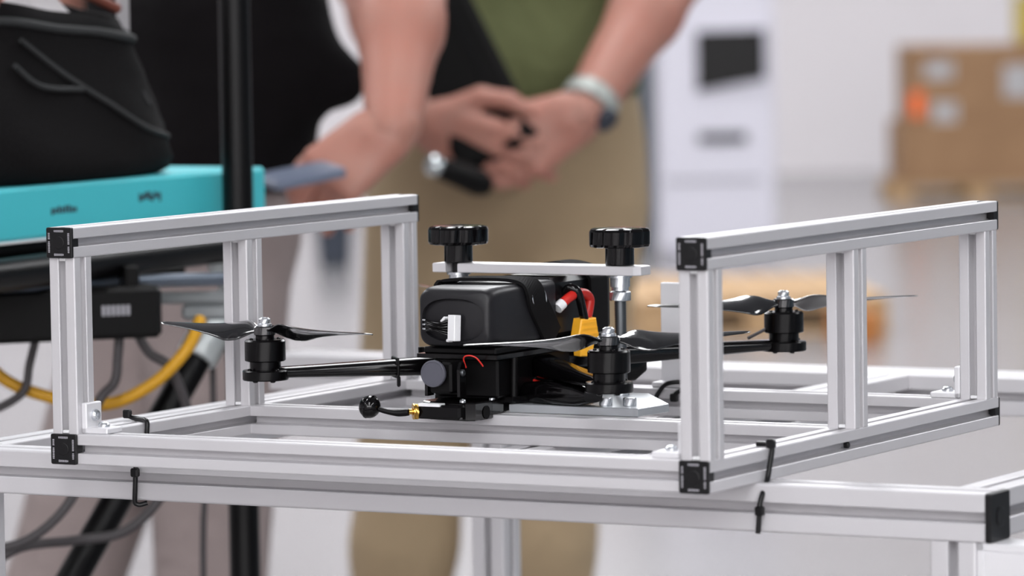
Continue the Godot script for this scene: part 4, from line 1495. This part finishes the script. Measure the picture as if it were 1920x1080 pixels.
func man_green() -> void:
	var B := Vector3(0.0, 0.0, -6.02)
	var hipL := Vector3(0.085, 0.93, -6.03)
	var hipR := Vector3(-0.10, 0.93, -6.03)
	var knL := Vector3(0.035, 0.50, -5.99)
	var knR := Vector3(-0.15, 0.50, -5.99)
	var ftL := Vector3(0.04, 0.10, -6.03)
	var ftR := Vector3(-0.19, 0.10, -6.03)
	var shL := Vector3(0.205, 1.45, -6.03)
	var shR := Vector3(-0.185, 1.45, -6.03)
	var elL := Vector3(0.225, 1.275, -5.88)
	var elR := Vector3(-0.185, 1.275, -5.88)
	var wrL := Vector3(0.092, 1.082, -5.69)
	var wrR := Vector3(-0.104, 1.076, -5.70)
	var torso := [
		[Vector3(-0.06, 1.0, -6.03), 0.085, Vector3(0.06, 1.0, -6.03), 0.085, 0.05],
		[Vector3(-0.055, 1.13, -5.99), 0.115, Vector3(0.05, 1.13, -5.99), 0.115, 0.06],
		[Vector3(-0.065, 1.28, -6.01), 0.11, Vector3(0.065, 1.28, -6.01), 0.11, 0.06],
		[Vector3(-0.11, 1.40, -6.03), 0.08, Vector3(0.13, 1.40, -6.03), 0.08, 0.06],
		[Vector3(0.01, 1.45, -6.04), 0.07, Vector3(0.01, 1.53, -6.03), 0.055, 0.05]]
	var armL := [[shL, 0.055, elL, 0.047, 0.03], [elL, 0.047, elL.lerp(wrL, 0.35), 0.046, 0.02], [elL.lerp(wrL, 0.35), 0.046, wrL, 0.031, 0.02]]
	var armR := [[shR, 0.055, elR, 0.047, 0.03], [elR, 0.047, elR.lerp(wrR, 0.35), 0.046, 0.02], [elR.lerp(wrR, 0.35), 0.046, wrR, 0.031, 0.02]]
	var skin := torso + armL + armR + leg_set(hipL, knL, ftL, [0.085, 0.05, 0.04]) + leg_set(hipR, knR, ftR, [0.085, 0.05, 0.04])
	var hL := hand_caps(wrL, Vector3(-0.085, -0.046, 0.02), Vector3(0.2, 0.0, 1.0), 1.0, 0.6, 0.01, 0.3, 1.05)
	var hR := hand_caps(wrR, Vector3(0.085, -0.044, 0.035), Vector3(-0.30, -0.1, 0.9), -1.0, 0.7, 0.01, 0.85, 1.1)
	var shirt := grown(torso.slice(1), 0.012) + [[shL, 0.072, shL.lerp(elL, 0.8), 0.066, 0.04], [shR, 0.072, shR.lerp(elR, 0.8), 0.066, 0.04]]
	var legs := [[hipR + Vector3(0.03, 0.06, 0), 0.118, hipL + Vector3(-0.02, 0.06, 0), 0.118, 0.05], [Vector3(-0.06, 1.08, -6.02), 0.118, Vector3(0.055, 1.08, -6.02), 0.118, 0.05]] + grown(leg_set(hipL, knL, ftL, [0.098, 0.068, 0.062]), 0.0) + leg_set(hipR, knR, ftR, [0.098, 0.068, 0.062])
	var t := person("person", "person in an olive green short-sleeved shirt and khaki trousers clasping a black folder", B, skin, [hL, hR], shirt, [[Vector3.DOWN, -1.095]], legs, [[Vector3.UP, 1.10], [Vector3.DOWN, -0.07]], [shoe_caps(Vector3(0.04, 0, -6.03), Vector3(0.1, 0, 1).normalized()), shoe_caps(Vector3(-0.19, 0, -6.03), Vector3(-0.1, 0, 1).normalized())], Vector3(0.01, 1.66, -6.0), Vector3(-0.15, -0.2, 0.97).normalized(), M.shirt_green, M.khaki)
	var sb := new_st()
	var ring := []
	for k in 33:
		var a := TAU * k / 32
		ring.append(Vector3(0.0 + 0.148 * signf(cos(a)) * pow(absf(cos(a)), 0.8), 1.096, -6.015 + 0.122 * signf(sin(a)) * pow(absf(sin(a)), 0.8)) - B)
	tube(sb, ring, 0.014, 8, false)
	part("belt", sb, M.black, t)
	# wrist watch
	var ax := (wrL - elL).normalized()
	var wc := wrL - ax * 0.022
	var sw := new_st()
	lathe(sw, [Vector2(0.0335, -0.012), Vector2(0.037, -0.011), Vector2(0.037, 0.011), Vector2(0.0335, 0.012)], 28, Transform3D(axis_basis(ax), wc - B), false)
	part("wristwatch", sw, M.watch, t, "silver wristwatch")
	var sf := new_st()
	lathe(sf, [Vector2(0.016, 0), Vector2(0.016, 0.009), Vector2(0.013, 0.011)], 24, Transform3D(axis_basis(Vector3(0.55, -0.55, 0.6).normalized()), wc - B + Vector3(0.55, -0.55, 0.6).normalized() * 0.033))
	part("watch_face", sf, M.navy, t)
	# black folder held between the hands
	var up := Vector3(-0.086, 0.175, -0.06).normalized()
	var fx := axes(Vector3(0.90, 0.44, 0.0), up, Vector3(0.036, 1.064, -5.662))
	var fo := thing("folder", "black zipped folder held upright between the green-shirted person's hands", "folder", fx)
	var s1 := new_st()
	box(s1, Vector3(-0.056, 0.14, -0.01), Vector3(0.112, 0.30, 0.036), 0.009)
	part("cover", s1, M.folder, fo)
	var s2 := new_st()
	box(s2, Vector3(-0.030, 0.14, 0.0085), Vector3(0.007, 0.29, 0.003), 0.0008)
	part("zip", s2, M.web, fo)
	# small torch below the hands
	var a0 := Vector3(-0.0985, 1.026, -5.600)
	var a1 := Vector3(-0.030, 0.996, -5.632)
	var td := (a1 - a0).normalized()
	var to := thing("torch", "small black torch with a silver end under the clasped hands", "torch", Transform3D(Basis(), a0))
	var s3 := new_st()
	tube(s3, [td * 0.008, td * 0.02, td * 0.07, td * 0.085], [0.013, 0.015, 0.018, 0.012], 18)
	part("barrel", s3, M.black, to)
	var s4 := new_st()
	tube(s4, [-td * 0.004, Vector3.ZERO, td * 0.010], [0.010, 0.0135, 0.0135], 18)
	part("end_cap", s4, M.chrome, to, "silver end")

func axis_basis(y: Vector3) -> Basis:
	y = y.normalized()
	var x := (Vector3.RIGHT if absf(y.x) < 0.8 else Vector3.UP)
	x = (x - y * x.dot(y)).normalized()
	return Basis(x, y, x.cross(y))

func man_dark() -> void:
	var B := Vector3(-0.36, 0.0, -5.1)
	var hipL := Vector3(-0.335, 0.95, -5.08)
	var hipR := Vector3(-0.40, 0.95, -5.16)
	var knL := Vector3(-0.345, 0.52, -5.0)
	var knR := Vector3(-0.535, 0.52, -5.10)
	var ftL := Vector3(-0.42, 0.10, -5.04)
	var ftR := Vector3(-0.66, 0.10, -5.15)
	var shL := Vector3(-0.14, 1.44, -5.0)
	var shR := Vector3(-0.32, 1.46, -5.22)
	var elL := Vector3(-0.109, 1.275, -4.83)
	var wrL := Vector3(-0.122, 1.100, -4.68)
	var torso := [
		[Vector3(-0.39, 0.99, -5.12), 0.075, Vector3(-0.35, 0.99, -5.08), 0.075, 0.05],
		[Vector3(-0.38, 1.08, -5.13), 0.095, Vector3(-0.32, 1.08, -5.06), 0.09, 0.06],
		[Vector3(-0.37, 1.22, -5.14), 0.10, Vector3(-0.31, 1.22, -5.05), 0.095, 0.06],
		[Vector3(-0.35, 1.38, -5.16), 0.095, Vector3(-0.27, 1.38, -5.05), 0.095, 0.06],
		[Vector3(-0.27, 1.44, -5.08), 0.07, Vector3(-0.24, 1.53, -5.05), 0.055, 0.05]]
	var elR := Vector3(-0.56, 1.24, -5.34)
	var wrR := Vector3(-0.50, 1.13, -5.22)
	var armL := [[shL, 0.056, elL, 0.049, 0.03], [elL, 0.049, elL.lerp(wrL, 0.4), 0.045, 0.02], [elL.lerp(wrL, 0.4), 0.045, wrL, 0.030, 0.02]]
	var armR := [[shR, 0.058, elR, 0.048, 0.03], [elR, 0.048, wrR, 0.031, 0.02]]
	var skin := torso + armL + armR + leg_set(hipL, knL, ftL, [0.07, 0.045, 0.038]) + leg_set(hipR, knR, ftR, [0.07, 0.045, 0.038])
	var hL := hand_caps(wrL, Vector3(-0.060, -0.045, 0.01), Vector3(0.0, 0.55, 0.85), 1.0, 0.95, 0.01, 0.2, 0.98)
	var hR := hand_caps(wrR, Vector3(0.08, -0.03, 0.08), Vector3(-0.6, 0.2, 0.6), -1.0, 0.35)
	var shirt := grown(torso, 0.014) + [[Vector3(-0.265, 1.165, -5.02), 0.075, Vector3(-0.188, 1.145, -5.0), 0.032, 0.05], [shL, 0.075, shL.lerp(elL, 0.75), 0.072, 0.04], [shR, 0.075, shR.lerp(elR, 0.7), 0.066, 0.04]]
	var legs := [[hipR + Vector3(0, 0.05, 0), 0.10, hipL + Vector3(0, 0.05, 0), 0.10, 0.05]] + leg_set(hipL, knL, ftL, [0.088, 0.060, 0.055]) + leg_set(hipR, knR, ftR, [0.088, 0.064, 0.055])
	person("person", "person in a black shirt and taupe trousers leaning over with a phone in hand", B, skin, [hL, hR], shirt, [[Vector3.DOWN, -1.02]], legs, [[Vector3.UP, 1.06], [Vector3.DOWN, -0.07]], [shoe_caps(Vector3(-0.42, 0, -5.04), Vector3(0.4, 0, 0.9).normalized()), shoe_caps(Vector3(-0.66, 0, -5.15), Vector3(0.2, 0, 0.98).normalized())], Vector3(-0.20, 1.67, -4.98), Vector3(0.45, -0.5, 0.75).normalized(), M.shirt_black, M.taupe)
	# phone
	var dir := Vector3(-0.058, -0.010, 0.03).normalized()
	var px := axes(dir, Vector3(0.05, 0.99, 0.10), Vector3(-0.214, 1.052, -4.590))
	var ph := thing("phone", "blue-grey phone held out by the black-shirted person", "phone", px)
	var s1 := new_st()
	prism(s1, round_rect(0.040, 0.030, 0.008, 4), 0.009, Transform3D(Basis(Vector3.RIGHT, Vector3.FORWARD, Vector3.UP), Vector3.ZERO), 0.001)
	part("case", s1, M.phone, ph)
	var s2 := new_st()
	prism(s2, round_rect(0.035, 0.026, 0.006, 4), 0.0006, Transform3D(Basis(Vector3.RIGHT, Vector3.FORWARD, Vector3.UP), Vector3(0, 0.009, 0)))
	part("screen", s2, M.phone, ph)

# =====================================================================
# far things
# =====================================================================
func far_things() -> void:
	# white machine with a control screen
	var t := thing("machine_cabinet", "white machine cabinet with a black control screen at the far end of the hall", "machine", Transform3D(Basis(), Vector3(0.925, 0, -20.4)))
	var st := new_st()
	box(st, Vector3(0, 1.02, 0), Vector3(0.52, 1.96, 0.76), 0.012)
	box(st, Vector3(0, 0.02, 0), Vector3(0.48, 0.04, 0.7), 0.005)
	part("cabinet", st, M.panel, t)
	var s2 := new_st()
	box(s2, Vector3(0.065, 0.90, 0.385), Vector3(0.31, 0.29, 0.012), 0.003)
	part("screen_frame", s2, M.panel, t)
	var s3 := new_st()
	prism(s3, PackedVector2Array([Vector2(-0.088, 0.755), Vector2(0.218, 0.808), Vector2(0.218, 1.03), Vector2(-0.088, 1.025)]), 0.012, Transform3D(Basis(), Vector3(0, 0, 0.386)), 0.002)
	part("screen", s3, M.screen, t, "black screen")
	var s4 := new_st()
	box(s4, Vector3(0.025, 0.548, 0.384), Vector3(0.215, 0.045, 0.012), 0.003)
	part("slot", s4, M.slot, t)
	var s5 := new_st()
	box(s5, Vector3(-0.02, 0.36, 0.384), Vector3(0.42, 0.006, 0.008), 0.001)
	part("drawer_gap", s5, M.slot, t)
	var s6 := new_st()  # narrow dark upright left of the cabinet
	box(s6, Vector3(0, 0.75, 0), Vector3(0.07, 1.5, 0.3), 0.01)
	lone("dark_stand", s6, M.stand, "narrow blue-grey upright beside the white machine cabinet", "stand", Transform3D(Basis(), Vector3(0.62, 0, -20.7)))
	# cardboard cartons on a pallet
	carton(Vector3(2.66, 0.10, -25.45), Vector3(0.96, 0.34, 0.8), 0.0, M.card, "large plain cardboard box at the bottom of the far stack", 0)
	carton(Vector3(2.70, 0.4425, -25.45), Vector3(0.94, 0.42, 0.78), 0.0, M.card, "cardboard box with pale labels and an orange sticker on top of the stack", 1)
	pallet("wooden pallet under the stack of cardboard boxes", Vector3(2.62, 0, -25.45), Vector3(1.0, 0.10, 0.8), 0.0)
	var s7 := new_st()
	box(s7, Vector3(0, 0.13, 0), Vector3(0.36, 0.26, 0.3), 0.02)
	box(s7, Vector3(0, 0.27, 0), Vector3(0.38, 0.02, 0.32), 0.006)
	lone("storage_bin", s7, M.olive, "olive yellow lidded bin on top of the far cardboard boxes", "bin", Transform3D(Basis(), Vector3(3.06, 0.865, -25.5)))
	# pallet on the floor
	pallet("low wooden pallet lying on the open floor of the hall", Vector3(0.84, 0, -16.35), Vector3(0.90, 0.135, 1.3), 0.06)
	var s8 := new_st()
	box(s8, Vector3(0, 0.055, 0), Vector3(0.15, 0.11, 0.16), 0.006)
	box(s8, Vector3(0, 0.111, 0), Vector3(0.155, 0.004, 0.05), 0.001)
	lone("small_carton", s8, M.amber, "small amber brown carton on the floor by the low pallet", "box", Transform3D(Basis(Vector3.UP, 0.2), Vector3(1.17, 0, -15.35)))
	# dark bin far behind, between the two people
	var bt := thing("waste_bin", "dark blue waste bin standing on the far floor between the two people", "bin", Transform3D(Basis(), Vector3(-0.79, 0, -20.0)))
	var s9 := new_st()
	lathe(s9, [Vector2(0.06, 0), Vector2(0.075, 0.01), Vector2(0.085, 0.19), Vector2(0.09, 0.2)], 20)
	part("body", s9, M.navy, bt)
	var s10 := new_st()
	lathe(s10, [Vector2(0.093, 0.2), Vector2(0.093, 0.215), Vector2(0.06, 0.235)], 20)
	part("lid", s10, M.navy, bt)

func carton(at: Vector3, s: Vector3, turn: float, mt: Material, label: String, labels: int) -> void:
	var t := thing("cardboard_box", label, "box", Transform3D(Basis(Vector3.UP, turn), at))
	var st := new_st()
	box(st, Vector3(0, s.y / 2, 0), s, 0.006)
	part("carton", st, mt, t)
	var s2 := new_st()
	box(s2, Vector3(0, s.y + 0.0008, 0), Vector3(s.x, 0.0016, 0.06))
	box(s2, Vector3(s.x / 2 + 0.0006, s.y * 0.75, 0), Vector3(0.0012, s.y * 0.5, 0.06))
	part("tape", s2, M.card_dark, t)
	if labels:
		var z := s.z / 2 + 0.001
		for q in [[-0.30, 0.29, 0.16, 0.10], [-0.27, 0.05, 0.14, 0.12], [0.14, 0.22, 0.16, 0.18]]:
			var s3 := new_st()
			box(s3, Vector3(q[0], q[1], z), Vector3(q[2], q[3], 0.002))
			part("label", s3, M.paper, t, "pale grey label")
		var s4 := new_st()
		box(s4, Vector3(-0.425, 0.10, z), Vector3(0.075, 0.14, 0.002))
		part("sticker", s4, M.sticker, t, "orange sticker")
		var s5 := new_st()
		box(s5, Vector3(-0.36, 0.385, z), Vector3(0.2, 0.05, 0.002))
		part("tape", s5, M.card_dark, t)

func pallet(label: String, at: Vector3, s: Vector3, turn: float) -> void:
	var t := thing("pallet", label, "pallet", Transform3D(Basis(Vector3.UP, turn), at))
	var th := s.y * 0.16
	var n := 7
	for k in n:
		var sp := new_st()
		box(sp, Vector3(-s.x / 2 + s.x * (k + 0.5) / n, s.y - th / 2, 0), Vector3(s.x / n * 0.82, th, s.z), 0.003)
		part("plank", sp, M.wood, t)
	for z in [-0.44, 0.0, 0.44]:
		var sb := new_st()
		box(sb, Vector3(0, s.y - th * 1.5, z * s.z), Vector3(s.x, th, s.z * 0.11), 0.003)
		part("stringer", sb, M.wood, t)
		var s3 := new_st()
		box(s3, Vector3(0, th / 2, z * s.z), Vector3(s.x, th, s.z * 0.11), 0.003)
		part("plank", s3, M.wood, t)
		for x in [-0.43, 0.0, 0.43]:
			var s2 := new_st()
			box(s2, Vector3(x * s.x, s.y * 0.42, z * s.z), Vector3(s.x * 0.13, s.y * 0.54, s.z * 0.11), 0.003)
			part("block", s2, M.wood, t)
